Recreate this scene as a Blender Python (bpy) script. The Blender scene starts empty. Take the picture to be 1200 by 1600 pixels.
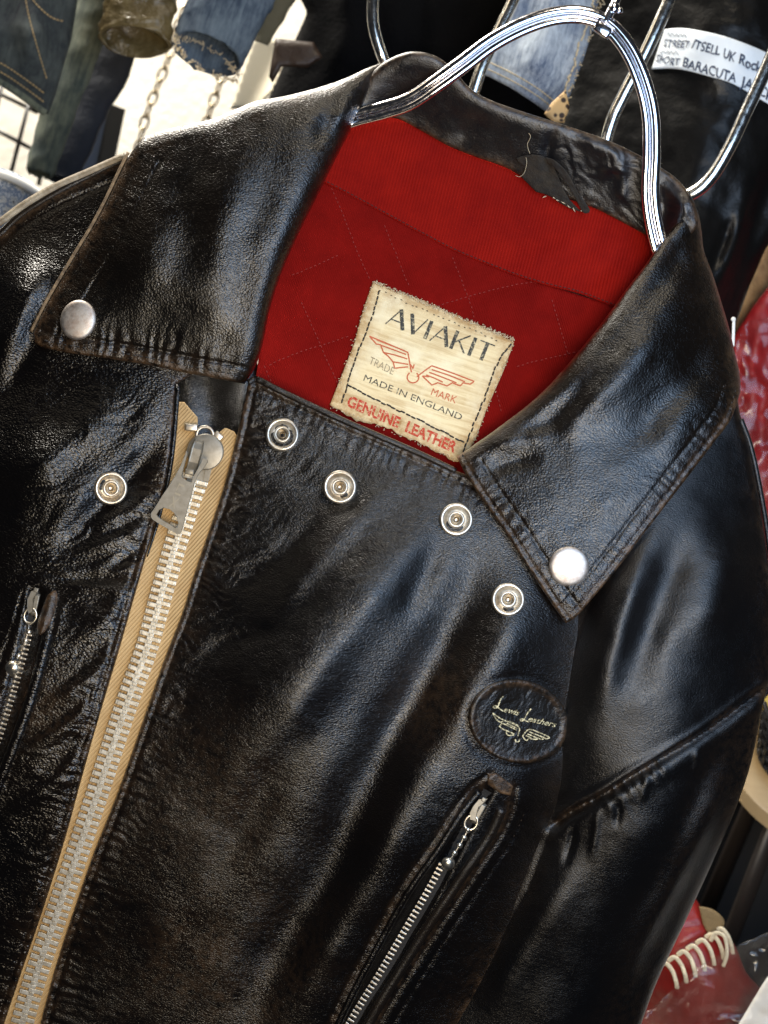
import bpy, math, random
import numpy as np
from mathutils import Vector, Matrix, noise as mnoise

random.seed(7); rng = np.random.default_rng(7)
# ------------------------------------------------------------------ frame of the place
# Garment co-ordinates: x to the right, y down, h towards the viewer, one unit = 0.27 mm.
S = 0.00027; D = 2000.0; TILT = math.radians(18); Z0 = 1.35
CA, SA = math.cos(TILT), math.sin(TILT)
scene = bpy.context.scene
COL = scene.collection

def W(p):
    p = np.asarray(p, dtype=float).reshape(-1, 3)
    k = (D - p[:, 2]) / D
    x = (p[:, 0] - 600) * k * S
    y = (800 - p[:, 1]) * k * S
    out = np.empty_like(p)
    out[:, 0] = x * CA - y * SA
    out[:, 1] = -p[:, 2] * S
    out[:, 2] = x * SA + y * CA + Z0
    return out
def WV(px, py, h): return Vector(W([(px, py, h)])[0])

# ------------------------------------------------------------------ camera, world, lamps
cam = bpy.data.cameras.new('camera'); camo = bpy.data.objects.new('camera', cam); COL.objects.link(camo)
M = Matrix(((CA, -SA, 0), (0, 0, -1), (SA, CA, 0))).to_4x4()
M.translation = (0, -D * S, Z0)
camo.matrix_world = M
cam.sensor_fit = 'VERTICAL'; cam.sensor_height = 24
cam.lens = 24 / (2 * 800 / D)
cam.clip_start = 0.02; cam.clip_end = 50
cam.dof.use_dof = True; cam.dof.focus_distance = D * S * 0.985; cam.dof.aperture_fstop = 7.0
scene.camera = camo
scene.render.resolution_x = 768; scene.render.resolution_y = 1024

w = bpy.data.worlds.new('World'); scene.world = w; w.use_nodes = True
w.node_tree.nodes['Background'].inputs[0].default_value = (0.55, 0.62, 0.8, 1)
w.node_tree.nodes['Background'].inputs[1].default_value = 0.02

def area(name, pos, target, size, power, color, size_y=None, spread=180):
    l = bpy.data.lights.new(name, 'AREA'); l.energy = power; l.color = color
    l.shape = 'RECTANGLE'; l.size = size; l.size_y = size_y or size; l.spread = math.radians(spread)
    o = bpy.data.objects.new(name, l); COL.objects.link(o)
    a = WV(*pos); b = WV(*target)
    o.location = a; o.rotation_euler = (b - a).to_track_quat('-Z', 'Y').to_euler()
    return o
area('shop_lamp', (-500, -1250, 2300), (450, 700, 0), 0.17, 3.0, (1.0, 0.81, 0.55), 0.17)
area('window_light', (3300, -200, 1500), (800, 800, 0), 0.30, 2.7, (0.50, 0.70, 1.0), 0.44)
area('ceiling_lamp', (1500, -2900, 700), (600, 500, 0), 0.10, 1.2, (1.0, 0.88, 0.70), 0.24)
area('back_lamp', (-1600, -2600, 500), (200, 400, 0), 0.10, 0.25, (1.0, 0.84, 0.62), 0.2)
area('wall_fill', (-200, -1900, -1000), (250, 100, -1700), 0.3, 11, (1.0, 0.93, 0.82), 0.3, 90)  # added only to brighten the wall, not a known source
scene.view_settings.view_transform = 'Standard'
scene.view_settings.look = 'None'
scene.view_settings.exposure = 0.0
scene.view_settings.gamma = 1.0

# ------------------------------------------------------------------ numeric helpers
def smooth(pts, n=10, closed=False):
    P = np.array(pts, float); m = len(P); out = []
    rngi = range(m if closed else m - 1)
    for i in rngi:
        if closed: p0, p1, p2, p3 = P[(i-1) % m], P[i], P[(i+1) % m], P[(i+2) % m]
        else: p0, p1, p2, p3 = P[max(i-1, 0)], P[i], P[i+1], P[min(i+2, m-1)]
        for k in range(n):
            t = k / n
            out.append(0.5*((2*p1)+(-p0+p2)*t+(2*p0-5*p1+4*p2-p3)*t*t+(-p0+3*p1-3*p2+p3)*t**3))
    if not closed: out.append(P[-1])
    return np.array(out)

def poly_path(parts, n=8):
    """closed outline from open runs: each run is smoothed, corners stay sharp between runs"""
    out = []
    for r in parts:
        s = smooth(r, n) if len(r) > 2 else np.array(r, float)
        out.extend(s[:-1].tolist() if len(r) > 1 else s.tolist())
    return np.array(out)

def dist_line(x, y, pts, closed=False, reach=None):
    """distance, arc length, total length, side to polyline; nearest point (only within reach when given)"""
    if reach is not None and np.size(x) > 4000:
        P = np.asarray(pts, float)
        m = (x > P[:, 0].min()-reach) & (x < P[:, 0].max()+reach) & (y > P[:, 1].min()-reach) & (y < P[:, 1].max()+reach)
        ix = np.where(m)[0]; xs = x[ix]; ys = y[ix]; o = [np.full(x.shape, 1e4), np.zeros(x.shape), 1.0, np.ones(x.shape), x.copy(), y.copy()]
        seg = np.linalg.norm(np.diff(np.vstack([P, P[:1]]) if closed else P, axis=0), axis=1)
        o[2] = float(seg.sum())
        if len(ix) == 0: return tuple(o)
        Q = np.vstack([P, P[:1]]) if closed else P; cs = np.concatenate([[0], np.cumsum(seg)])
        bd = np.full(xs.shape, 1e8); bs = np.zeros(xs.shape); sd = np.ones(xs.shape); bx = xs.copy(); by = ys.copy()
        order = np.argsort(ys, kind='stable'); sy = ys[order]
        k = 4
        for i in range(0, len(Q)-1, k):
            j = min(i+k, len(Q)-1); y0 = Q[i:j+1, 1].min()-reach; y1 = Q[i:j+1, 1].max()+reach
            a0, a1 = np.searchsorted(sy, [y0, y1]); c = order[a0:a1]
            c = c[(xs[c] > Q[i:j+1, 0].min()-reach) & (xs[c] < Q[i:j+1, 0].max()+reach)]
            if len(c) == 0: continue
            cx = xs[c]; cy = ys[c]; d0 = bd[c]; s0 = bs[c]; e0 = sd[c]; x0_ = bx[c]; y0_ = by[c]
            for q in range(i, j):
                ax, ay = Q[q]; dx, dy = Q[q+1]-Q[q]; L2 = dx*dx+dy*dy
                if L2 < 1e-9: continue
                t = np.clip(((cx-ax)*dx+(cy-ay)*dy)/L2, 0, 1); qx = ax+t*dx; qy = ay+t*dy; d = (cx-qx)**2+(cy-qy)**2
                m = d < d0; d0 = np.where(m, d, d0); s0 = np.where(m, cs[q]+t*math.sqrt(L2), s0); e0 = np.where(m, np.sign((cx-ax)*dy-(cy-ay)*dx), e0); x0_ = np.where(m, qx, x0_); y0_ = np.where(m, qy, y0_)
            bd[c] = d0; bs[c] = s0; sd[c] = e0; bx[c] = x0_; by[c] = y0_
        o[0][ix] = np.sqrt(bd); o[1][ix] = bs; o[3][ix] = sd; o[4][ix] = bx; o[5][ix] = by
        return tuple(o)
    P = np.asarray(pts, float)
    if closed: P = np.vstack([P, P[:1]])
    best = np.full(x.shape, 1e18); bs = np.zeros(x.shape); bx = np.zeros(x.shape); by = np.zeros(x.shape); side = np.zeros(x.shape)
    acc = 0.0
    for i in range(len(P) - 1):
        ax, ay = P[i]; dx, dy = P[i+1] - P[i]; L2 = dx*dx + dy*dy
        if L2 < 1e-9: continue
        t = np.clip(((x-ax)*dx + (y-ay)*dy) / L2, 0, 1)
        qx = ax + t*dx; qy = ay + t*dy
        d = (x-qx)**2 + (y-qy)**2
        m = d < best
        best = np.where(m, d, best); L = math.sqrt(L2)
        bs = np.where(m, acc + t*L, bs); bx = np.where(m, qx, bx); by = np.where(m, qy, by)
        side = np.where(m, np.sign((x-ax)*dy - (y-ay)*dx), side)
        acc += L
    return np.sqrt(best), bs, acc, side, bx, by

def inside(x, y, P):
    c = np.zeros(x.shape, bool); n = len(P); j = n - 1
    for i in range(n):
        xi, yi = P[i]; xj, yj = P[j]
        if yi != yj:
            m = ((yi > y) != (yj > y)) & (x < (xj-xi)*(y-yi)/(yj-yi) + xi)
            c ^= m
        j = i
    return c

def _hash(ix, iy, seed):
    n = (ix.astype(np.int64)*374761393 + iy.astype(np.int64)*668265263 + seed*974711) & 0x7fffffff
    n = ((n ^ (n >> 13)) * 1274126177) & 0x7fffffff
    n = n ^ (n >> 16)
    return (n & 0xffff) / 65535.0 * 2*math.pi
def perlin(x, y, seed=0):
    x0 = np.floor(x); y0 = np.floor(y); fx = x-x0; fy = y-y0
    u = fx*fx*fx*(fx*(fx*6-15)+10); v = fy*fy*fy*(fy*(fy*6-15)+10)
    def g(ix, iy, dx, dy):
        a = _hash(ix, iy, seed); return np.cos(a)*dx + np.sin(a)*dy
    a = g(x0, y0, fx, fy); b = g(x0+1, y0, fx-1, fy); c = g(x0, y0+1, fx, fy-1); d = g(x0+1, y0+1, fx-1, fy-1)
    return (a*(1-u)+b*u)*(1-v) + (c*(1-u)+d*u)*v
def fbm(x, y, scale, oct=3, seed=0):
    t = np.zeros(np.shape(x)); a = 1.0
    for o in range(oct):
        t = t + a*perlin(x/scale*2**o, y/scale*2**o, seed+o*17); a *= 0.5
    return t
def stitch_row(name, parent, mat, *args, **kw):
    m_ = MB(); stitches(m_, *args, **kw); return m_.build(name, mat, parent)
def creases(x, y, ang, long, short, seed=0, warp=0.6):
    """long thin ridges running in direction ang (radians, y down), -1..1"""
    wx = fbm(x, y, long*0.9, 2, seed+5)*short*warp*4; wy = fbm(x+300, y+90, long*0.9, 2, seed+9)*short*warp*4
    u = (x+wx)*math.cos(ang) + (y+wy)*math.sin(ang); v = -(x+wx)*math.sin(ang) + (y+wy)*math.cos(ang)
    n = perlin(u/long, v/short, seed) + 0.5*perlin(u/long*1.9, v/short*2.1, seed+3)
    return 1 - 2*np.abs(n)*1.6

def G(x, y):
    'bulge shaped so the upper front catches light and the lower front falls dark'
    return 100*(np.exp(-((np.asarray(y)-1130)/350.0)**2) - 0.12)
class RBF:
    def __init__(s, pts, bulge=False):
        s.bulge = bulge
        P = np.array(pts, float); s.c = P[:, :2]/500; n = len(P)
        d = np.linalg.norm(s.c[:, None]-s.c[None], axis=2)
        K = d*d*np.log(d+1e-9); A = np.zeros((n+3, n+3)); A[:n, :n] = K + np.eye(n)*0.002
        A[:n, n] = 1; A[:n, n+1:] = s.c; A[n, :n] = 1; A[n+1:, :n] = s.c.T
        s.w = np.linalg.solve(A, np.concatenate([P[:, 2], [0, 0, 0]]))
    def __call__(s, x, y):
        X = np.stack([np.ravel(x), np.ravel(y)], 1)/500; n = len(s.c)
        out = s.w[n] + X@s.w[n+1:]
        for i in range(n):
            d = np.hypot(X[:, 0]-s.c[i, 0], X[:, 1]-s.c[i, 1]); out = out + s.w[i]*d*d*np.log(d+1e-9)
        out = out.reshape(np.shape(x))
        return out + G(x, y) if s.bulge else out

def ridge(x, y, pts, amp, width, sharp=1.0, back=None):
    """a fold along a curve; different width on the two sides when back is given"""
    d, s, L, side, _, _ = dist_line(x, y, smooth(pts, 4), reach=2.6*max(width, back or width))
    wd = np.where(side > 0, width, back or width)
    t = s/L
    return amp*np.exp(-(d/wd)**2*sharp)*np.clip(1.15*np.sin(np.pi*np.clip(t, 0, 1)), 0, 1)**1.5
def groove(x, y, pts, depth, width):
    d = dist_line(x, y, smooth(pts, 4), reach=3*width)[0]
    return -depth*np.exp(-(d/width)**2)
def pucker(x, y, pts, amp, pitch, reach, seed=0, side_only=0):
    d, s, L, side, _, _ = dist_line(x, y, smooth(pts, 4), reach=3.4*reach)
    ph = s/pitch + 1.9*fbm(s, s*0+seed*31, pitch*5, 3, seed) + 0.5*fbm(x, y, 34, 2, seed+2)
    reach = reach*(0.55+1.1*np.abs(perlin(s/(pitch*1.9), s*0+seed*2.7, seed+8)))
    a = amp*(0.25+1.5*np.abs(perlin(s/(pitch*2.7), s*0+seed*5.3, seed+4)))
    m = np.exp(-(d/reach)**1.3)*np.clip(d/4, 0.35, 1)
    if side_only: m = m*(side == side_only)
    return a*m*np.sin(2*np.pi*ph)

# ------------------------------------------------------------------ object helpers
def tag(o, label=None, cat=None, group=None, kind=None):
    if label: o['label'] = label
    if cat: o['category'] = cat
    if group: o['group'] = group
    if kind: o['kind'] = kind
    return o
def thing(name, pos, label, cat, group=None):
    o = bpy.data.objects.new(name, None); COL.objects.link(o); o.location = WV(*pos)
    o.empty_display_size = 0.02
    return tag(o, label, cat, group)
def root_loc(o):
    v = Vector((0, 0, 0))
    while o is not None:
        v += o.location; o = o.parent
    return v
def link_mesh(name, V, faces, mat, parent=None, attrs=None, smooth_shade=True, pos=None):
    """V world points (n,3)"""
    if parent is not None: off = root_loc(parent); loc = Vector((0, 0, 0))
    else: loc = Vector(V.mean(0)) if pos is None else pos; off = loc
    me = bpy.data.meshes.new(name)
    Vl = V - np.array(off)
    if isinstance(faces, np.ndarray):
        nf = len(faces); k = faces.shape[1]
        me.vertices.add(len(Vl)); me.vertices.foreach_set('co', Vl.astype(np.float32).ravel())
        me.loops.add(nf*k); me.loops.foreach_set('vertex_index', faces.astype(np.int32).ravel())
        me.polygons.add(nf); me.polygons.foreach_set('loop_start', (np.arange(nf)*k).astype(np.int32))
        me.update(calc_edges=True)
    else:
        me.from_pydata(Vl.tolist(), [], faces); me.update()
    me.polygons.foreach_set('use_smooth', np.full(len(me.polygons), smooth_shade))
    if attrs:
        for k_, a in attrs.items():
            at = me.attributes.new(k_, 'FLOAT', 'POINT'); at.data.foreach_set('value', np.asarray(a, np.float32))
    me.materials.append(mat)
    o = bpy.data.objects.new(name, me); COL.objects.link(o); o.location = loc
    if parent is not None: o.parent = parent
    return o

class MB:
    """collects shapes in garment co-ordinates (x, y, h)"""
    def __init__(s): s.v = []; s.f = []; s.n = 0
    def add(s, V, F):
        V = np.asarray(V, float).reshape(-1, 3); s.v.append(V)
        s.f.extend([tuple(i + s.n for i in f) for f in F]); s.n += len(V)
    def build(s, name, mat, parent=None, smooth_shade=True, bevel=0, auto=None):
        o = link_mesh(name, W(np.vstack(s.v)), s.f, mat, parent, smooth_shade=smooth_shade)
        if bevel:
            b = o.modifiers.new('bevel', 'BEVEL'); b.width = bevel*S; b.segments = 2; b.limit_method = 'ANGLE'; b.angle_limit = 0.6
            b.harden_normals = False
        if auto is not None:
            o.data.set_sharp_from_angle(angle=math.radians(auto))
        return o
    def box(s, c, sz, ang=0.0, top=1.0, tiltx=0.0):
        """c centre, sz (along, across, height), ang turns along in the x-y plane; top scales the upper face"""
        ca, sa = math.cos(ang), math.sin(ang); V = []
        for dz in (-1, 1):
            k = top if dz > 0 else 1
            for dx, dy in ((-1, -1), (1, -1), (1, 1), (-1, 1)):
                X = dx*sz[0]/2*k; Y = dy*sz[1]/2*k; Z = dz*sz[2]/2 + X*tiltx
                V.append((c[0]+X*ca-Y*sa, c[1]+X*sa+Y*ca, c[2]+Z))
        s.add(V, [(0, 1, 2, 3), (7, 6, 5, 4), (0, 4, 5, 1), (1, 5, 6, 2), (2, 6, 7, 3), (3, 7, 4, 0)])
    def tube(s, pts, r, n=10, sm=0, squash=1.0, caps=True):
        P = np.array(pts, float)
        if sm: P = smooth(P, sm)
        R = np.full(len(P), r) if np.isscalar(r) else np.interp(np.linspace(0, 1, len(P)), np.linspace(0, 1, len(r)), r)
        T = np.gradient(P, axis=0); T /= np.linalg.norm(T, axis=1)[:, None] + 1e-12
        up = np.array([0, 0, 1.0]) if abs(T[0][2]) < 0.9 else np.array([1.0, 0, 0])
        V = []; N = np.cross(T[0], up); N /= np.linalg.norm(N)
        for i in range(len(P)):
            N = N - T[i]*np.dot(N, T[i]); N /= np.linalg.norm(N) + 1e-12
            B = np.cross(N, T[i])
            for k in range(n):
                a = 2*math.pi*k/n
                V.append(P[i] + (N*math.cos(a) + B*math.sin(a)*squash)*R[i])
        F = [(i*n+k, i*n+(k+1) % n, (i+1)*n+(k+1) % n, (i+1)*n+k) for i in range(len(P)-1) for k in range(n)]
        if caps: F += [tuple(range(n))[::-1], tuple((len(P)-1)*n+k for k in range(n))]
        s.add(V, F)
    def ring(s, c, R, r, n=24, m=8, ex=1.0, ang=0.0, tilt=0.0, squash=1.0):
        V = []; ca, sa = math.cos(ang), math.sin(ang)
        for i in range(n):
            a = 2*math.pi*i/n
            for k in range(m):
                b = 2*math.pi*k/m; rr = R + r*math.cos(b)
                X = rr*math.cos(a)*ex; Y = rr*math.sin(a); Z = r*math.sin(b)*squash
                Y, Z = Y*math.cos(tilt)-Z*math.sin(tilt), Y*math.sin(tilt)+Z*math.cos(tilt)
                V.append((c[0]+X*ca-Y*sa, c[1]+X*sa+Y*ca, c[2]+Z))
        s.add(V, [(i*m+k, i*m+(k+1) % m, ((i+1) % n)*m+(k+1) % m, ((i+1) % n)*m+k) for i in range(n) for k in range(m)])
    def lathe(s, c, prof, n=32, nx=0.0, ny=0.0, ex=1.0, ang=0.0):
        """profile (r, z); nx, ny lean the axis; ex squashes along ang"""
        V = []; ca, sa = math.cos(ang), math.sin(ang)
        for r, z in prof:
            for k in range(n):
                a = 2*math.pi*k/n; X = r*math.cos(a)*ex; Y = r*math.sin(a)
                x = X*ca-Y*sa; y = X*sa+Y*ca
                V.append((c[0]+x+nx*z, c[1]+y+ny*z, c[2]+z - nx*x - ny*y))
        F = [(i*n+k, i*n+(k+1) % n, (i+1)*n+(k+1) % n, (i+1)*n+k) for i in range(len(prof)-1) for k in range(n)]
        F.append(tuple((len(prof)-1)*n+k for k in range(n)))
        s.add(V, F)
    def sphere(s, c, r, n=12, m=8, ex=(1, 1, 1)):
        V = []; F = []
        for i in range(m+1):
            t = math.pi*i/m
            for k in range(n):
                a = 2*math.pi*k/n
                V.append((c[0]+r*ex[0]*math.sin(t)*math.cos(a), c[1]+r*ex[1]*math.sin(t)*math.sin(a), c[2]+r*ex[2]*math.cos(t)))
        for i in range(m):
            for k in range(n): F.append((i*n+k, i*n+(k+1) % n, (i+1)*n+(k+1) % n, (i+1)*n+k))
        s.add(V, F)
    def prism(s, outline, h0, h1, holes=(), hf=None):
        """flat plate with outline (x, y); hf(x,y) adds height"""
        from mathutils.geometry import tessellate_polygon
        loops = [list(map(tuple, outline))] + [list(map(tuple, q)) for q in holes]
        flat = [p for q in loops for p in q]; n = len(flat)
        tris = tessellate_polygon([[Vector((p[0], p[1], 0)) for p in q] for q in loops])
        g = (lambda p: 0) if hf is None else (lambda p: float(hf(p[0], p[1])))
        V = [(p[0], p[1], h0+g(p)) for p in flat] + [(p[0], p[1], h1+g(p)) for p in flat]
        F = [tuple(t) for t in tris] + [tuple(i+n for i in t)[::-1] for t in tris]
        o = 0
        for q in loops:
            m = len(q)
            for i in range(m): F.append((o+i, o+(i+1) % m, n+o+(i+1) % m, n+o+i))
            o += m
        s.add(V, F)
    def strip(s, pts, wd, h, hf=None, closed=False, thick=0.5):
        """a flat ink stroke / ribbon along pts"""
        P = np.array(pts, float)
        if closed: P = np.vstack([P, P[:1]])
        T = np.gradient(P, axis=0); T /= np.linalg.norm(T, axis=1)[:, None]+1e-9
        N = np.stack([-T[:, 1], T[:, 0]], 1); wdt = np.full(len(P), wd) if np.isscalar(wd) else np.interp(np.linspace(0, 1, len(P)), np.linspace(0, 1, len(wd)), wd)
        A = P + N*wdt[:, None]/2; B = P - N*wdt[:, None]/2; V = []
        for a, b in zip(A, B):
            ha = h + (float(hf(a[0], a[1])) if hf else 0); hb = h + (float(hf(b[0], b[1])) if hf else 0)
            V += [(a[0], a[1], ha), (b[0], b[1], hb), (a[0], a[1], ha-thick), (b[0], b[1], hb-thick)]
        F = []
        for i in range(len(P)-1):
            j = 4*i; k = j+4
            F += [(j, j+1, k+1, k), (j+2, k+2, k+3, j+3), (j, k, k+2, j+2), (j+1, j+3, k+3, k+1)]
        F += [(0, 2, 3, 1), (len(P)*4-4, len(P)*4-3, len(P)*4-1, len(P)*4-2)]
        s.add(V, F)

def S1(f):
    return lambda x, y: float(f(np.array([x], float), np.array([y], float))[0])

def panel(name, outline, hfun, mat, parent, step=3.0, thick=6.0, edge=5.0, wear=None, double=False):
    """a piece of leather or cloth cut to an outline, lying on the height function, with real thickness and a rounded edge"""
    P = np.asarray(outline, float)
    x0, y0 = P.min(0)-step; x1, y1 = P.max(0)+step
    gx = np.arange(x0, x1+step, step); gy = np.arange(y0, y1+step, step)
    X, Y = np.meshgrid(gx, gy); ny, nx = X.shape
    x = X.ravel(); y = Y.ravel()
    ins = inside(x, y, P).reshape(ny, nx)
    cell = ins[:-1, :-1] | ins[1:, :-1] | ins[:-1, 1:] | ins[1:, 1:]
    idx = np.arange(nx*ny).reshape(ny, nx)
    q = np.stack([idx[:-1, :-1][cell], idx[1:, :-1][cell], idx[1:, 1:][cell], idx[:-1, 1:][cell]], 1)
    used = np.unique(q); remap = -np.ones(nx*ny, int); remap[used] = np.arange(len(used)); q = remap[q]
    x = x[used]; y = y[used]; isin = ins.ravel()[used]
    d, _, _, _, bx, by = dist_line(x, y, P, True, reach=45)
    near = (~isin) | (d < step*0.3)
    x = np.where(near, bx, x); y = np.where(near, by, y); d = np.where(near, 0, d)
    q = q[~near[q].all(1)]
    h = hfun(x, y)
    if edge > 0:
        t = np.clip(1 - d/edge, 0, 1); h = h - edge*(1 - np.sqrt(np.clip(1 - t*t, 0, 1)))*0.9
    # rim
    E = np.concatenate([q[:, [0, 1]], q[:, [1, 2]], q[:, [2, 3]], q[:, [3, 0]]])
    key = np.sort(E, 1); k = key[:, 0].astype(np.int64)*len(x)+key[:, 1]
    uq, inv, cnt = np.unique(k, return_inverse=True, return_counts=True)
    B = E[cnt[inv.ravel()] == 1]
    bv = np.unique(B); bm = -np.ones(len(x), int); bm[bv] = np.arange(len(bv)) + len(x)
    V = np.stack([x, y, h], 1); V2 = np.stack([x[bv], y[bv], h[bv]-thick], 1)
    F = np.concatenate([q, np.stack([B[:, 1], B[:, 0], bm[B[:, 0]], bm[B[:, 1]]], 1)])
    at = {}
    if wear is not None:
        wv = wear(x, y, d); at['wear'] = np.concatenate([wv, wv[bv]])
    if double:      # closed back
        n0 = len(x) + len(bv); inner = np.ones(len(x), bool); inner[bv] = False
        m2 = np.empty(len(x), int); m2[bv] = bm[bv]; ii = np.where(inner)[0]; m2[ii] = n0 + np.arange(len(ii))
        V3 = np.stack([x[ii], y[ii], h[ii]-thick], 1)
        F = np.concatenate([F, m2[q][:, ::-1]]); V2 = np.vstack([V2, V3])
        if wear is not None: at['wear'] = np.concatenate([at['wear'], wv[ii]])
    return link_mesh(name, W(np.vstack([V, V2])), F, mat, parent, at)

def text_pts(s, bold=0.0, shear=0.0):
    cu = bpy.data.curves.new('t', 'FONT'); cu.body = s; cu.size = 1; cu.resolution_u = 3; cu.offset = bold; cu.shear = shear
    o = bpy.data.objects.new('t', cu); COL.objects.link(o)
    me = bpy.data.meshes.new_from_object(o)
    V = np.array([v.co[:] for v in me.vertices]); F = [tuple(p.vertices) for p in me.polygons]
    bpy.data.objects.remove(o); bpy.data.curves.remove(cu); bpy.data.meshes.remove(me)
    return V, F
def text_on(mb, s, a, b, cap, up, hf, h, bold=0.0, jitter=0.0, shear=0.0):
    """writes s from point a to point b (baseline), letters cap units tall in direction up"""
    V, F = text_pts(s, bold, shear); x0, x1 = V[:, 0].min(), V[:, 0].max()
    a = np.array(a, float); b = np.array(b, float); up = np.array(up, float); up /= np.linalg.norm(up)
    t = (V[:, 0]-x0)/(x1-x0); yy = V[:, 1]/0.72*cap
    if jitter: yy = yy + jitter*np.sin(V[:, 0]*5.1)+jitter*0.6*np.sin(V[:, 0]*11.3+1)
    P = a + (b-a)*t[:, None] + up*yy[:, None]
    if jitter: P[:, 0] += jitter*0.7*np.sin(V[:, 0]*7.7+V[:, 1]*6)
    z = hf(P[:, 0], P[:, 1]) + h
    mb.add(np.column_stack([P, z]), F)

def stitches(mb, pts, hf, h=0.6, pitch=9.0, length=6.0, r=1.2, start=0.0, jit=0.0, sm=8):
    P = smooth(pts, sm) if len(pts) > 2 else np.array(pts, float)
    seg = np.linalg.norm(np.diff(P, axis=0), axis=1); cs = np.concatenate([[0], np.cumsum(seg)])
    ss = np.arange(start + pitch/2, cs[-1]-length/2, pitch)
    if len(ss) == 0: return
    def at(s): return np.stack([np.interp(s, cs, P[:, 0]), np.interp(s, cs, P[:, 1])], 1)
    A = at(ss-length/2); B = at(ss+length/2); C = at(ss)
    if jit:
        J = rng.normal(0, jit, C.shape); A += J; B += J; C += J
    ha = hf(C[:, 0], C[:, 1])
    for a, b, c, z in zip(A, B, C, ha):
        mb.tube([(a[0], a[1], z+h-r*0.9), (c[0]*0.5+a[0]*0.5, c[1]*0.5+a[1]*0.5, z+h), (c[0]*0.5+b[0]*0.5, c[1]*0.5+b[1]*0.5, z+h), (b[0], b[1], z+h-r*0.9)], [r*0.6, r, r, r*0.6], n=6)

def loft(name, centre, rx, rz, mat, parent=None, n=40, rings=60, wr=(8, 60, 1), wall=5, closed_end=True, wear=None, extra=None, pos=None, fray=0, skew=0):
    """hollow cloth tube (sleeve, trouser leg): centre points (x, y, h), half widths rx and half depths rz; open at its last point"""
    C = smooth(centre, 12); m = len(C); tt = np.linspace(0, 1, m)
    idx = np.linspace(0, m-1, rings); C = np.stack([np.interp(idx, np.arange(m), C[:, k]) for k in range(3)], 1)
    u = np.linspace(0, 1, rings)
    RX = np.interp(u, np.linspace(0, 1, len(rx)), rx); RZ = np.interp(u, np.linspace(0, 1, len(rz)), rz)
    T = np.gradient(C, axis=0)[:, :2]; T /= np.linalg.norm(T, axis=1)[:, None]; N = np.stack([-T[:, 1], T[:, 0]], 1)
    V = []; Fq = []
    L = np.linalg.norm(C[-1]-C[0])
    def ringset(shrink):
        R = []
        for i in range(rings):
            a = np.arange(n)*2*math.pi/n
            q = a*(RX[i]+RZ[i])/2
            nz = wr[0]*(fbm(q*np.cos(0.5)+u[i]*L*0.6, u[i]*L+q*0.35, wr[1], 3, wr[2]))
            if extra is not None: nz = nz + extra(u[i], a)
            rxx = RX[i]-shrink+nz; rzz = RZ[i]-shrink+nz
            jx = -skew*np.sin(a)*u[i]**3
            if fray and i == rings-1: jx = jx + fray*rng.normal(0, 1, n)
            R.append(np.stack([C[i, 0]+N[i, 0]*rxx*np.cos(a)+T[i, 0]*jx, C[i, 1]+N[i, 1]*rxx*np.cos(a)+T[i, 1]*jx, C[i, 2]+rzz*np.sin(a)], 1))
        return np.vstack(R)
    A = ringset(0); B = ringset(wall)
    for i in range(rings-1):
        for k in range(n):
            a, b, c, d = i*n+k, i*n+(k+1) % n, (i+1)*n+(k+1) % n, (i+1)*n+k
            Fq.append((a, b, c, d)); o = rings*n; Fq.append((o+d, o+c, o+b, o+a))
    o = rings*n; e = (rings-1)*n
    for k in range(n): Fq.append((e+k, e+(k+1) % n, o+e+(k+1) % n, o+e+k))
    return link_mesh(name, W(np.vstack([A, B])), np.array(Fq), mat, parent, pos=pos)

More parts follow.
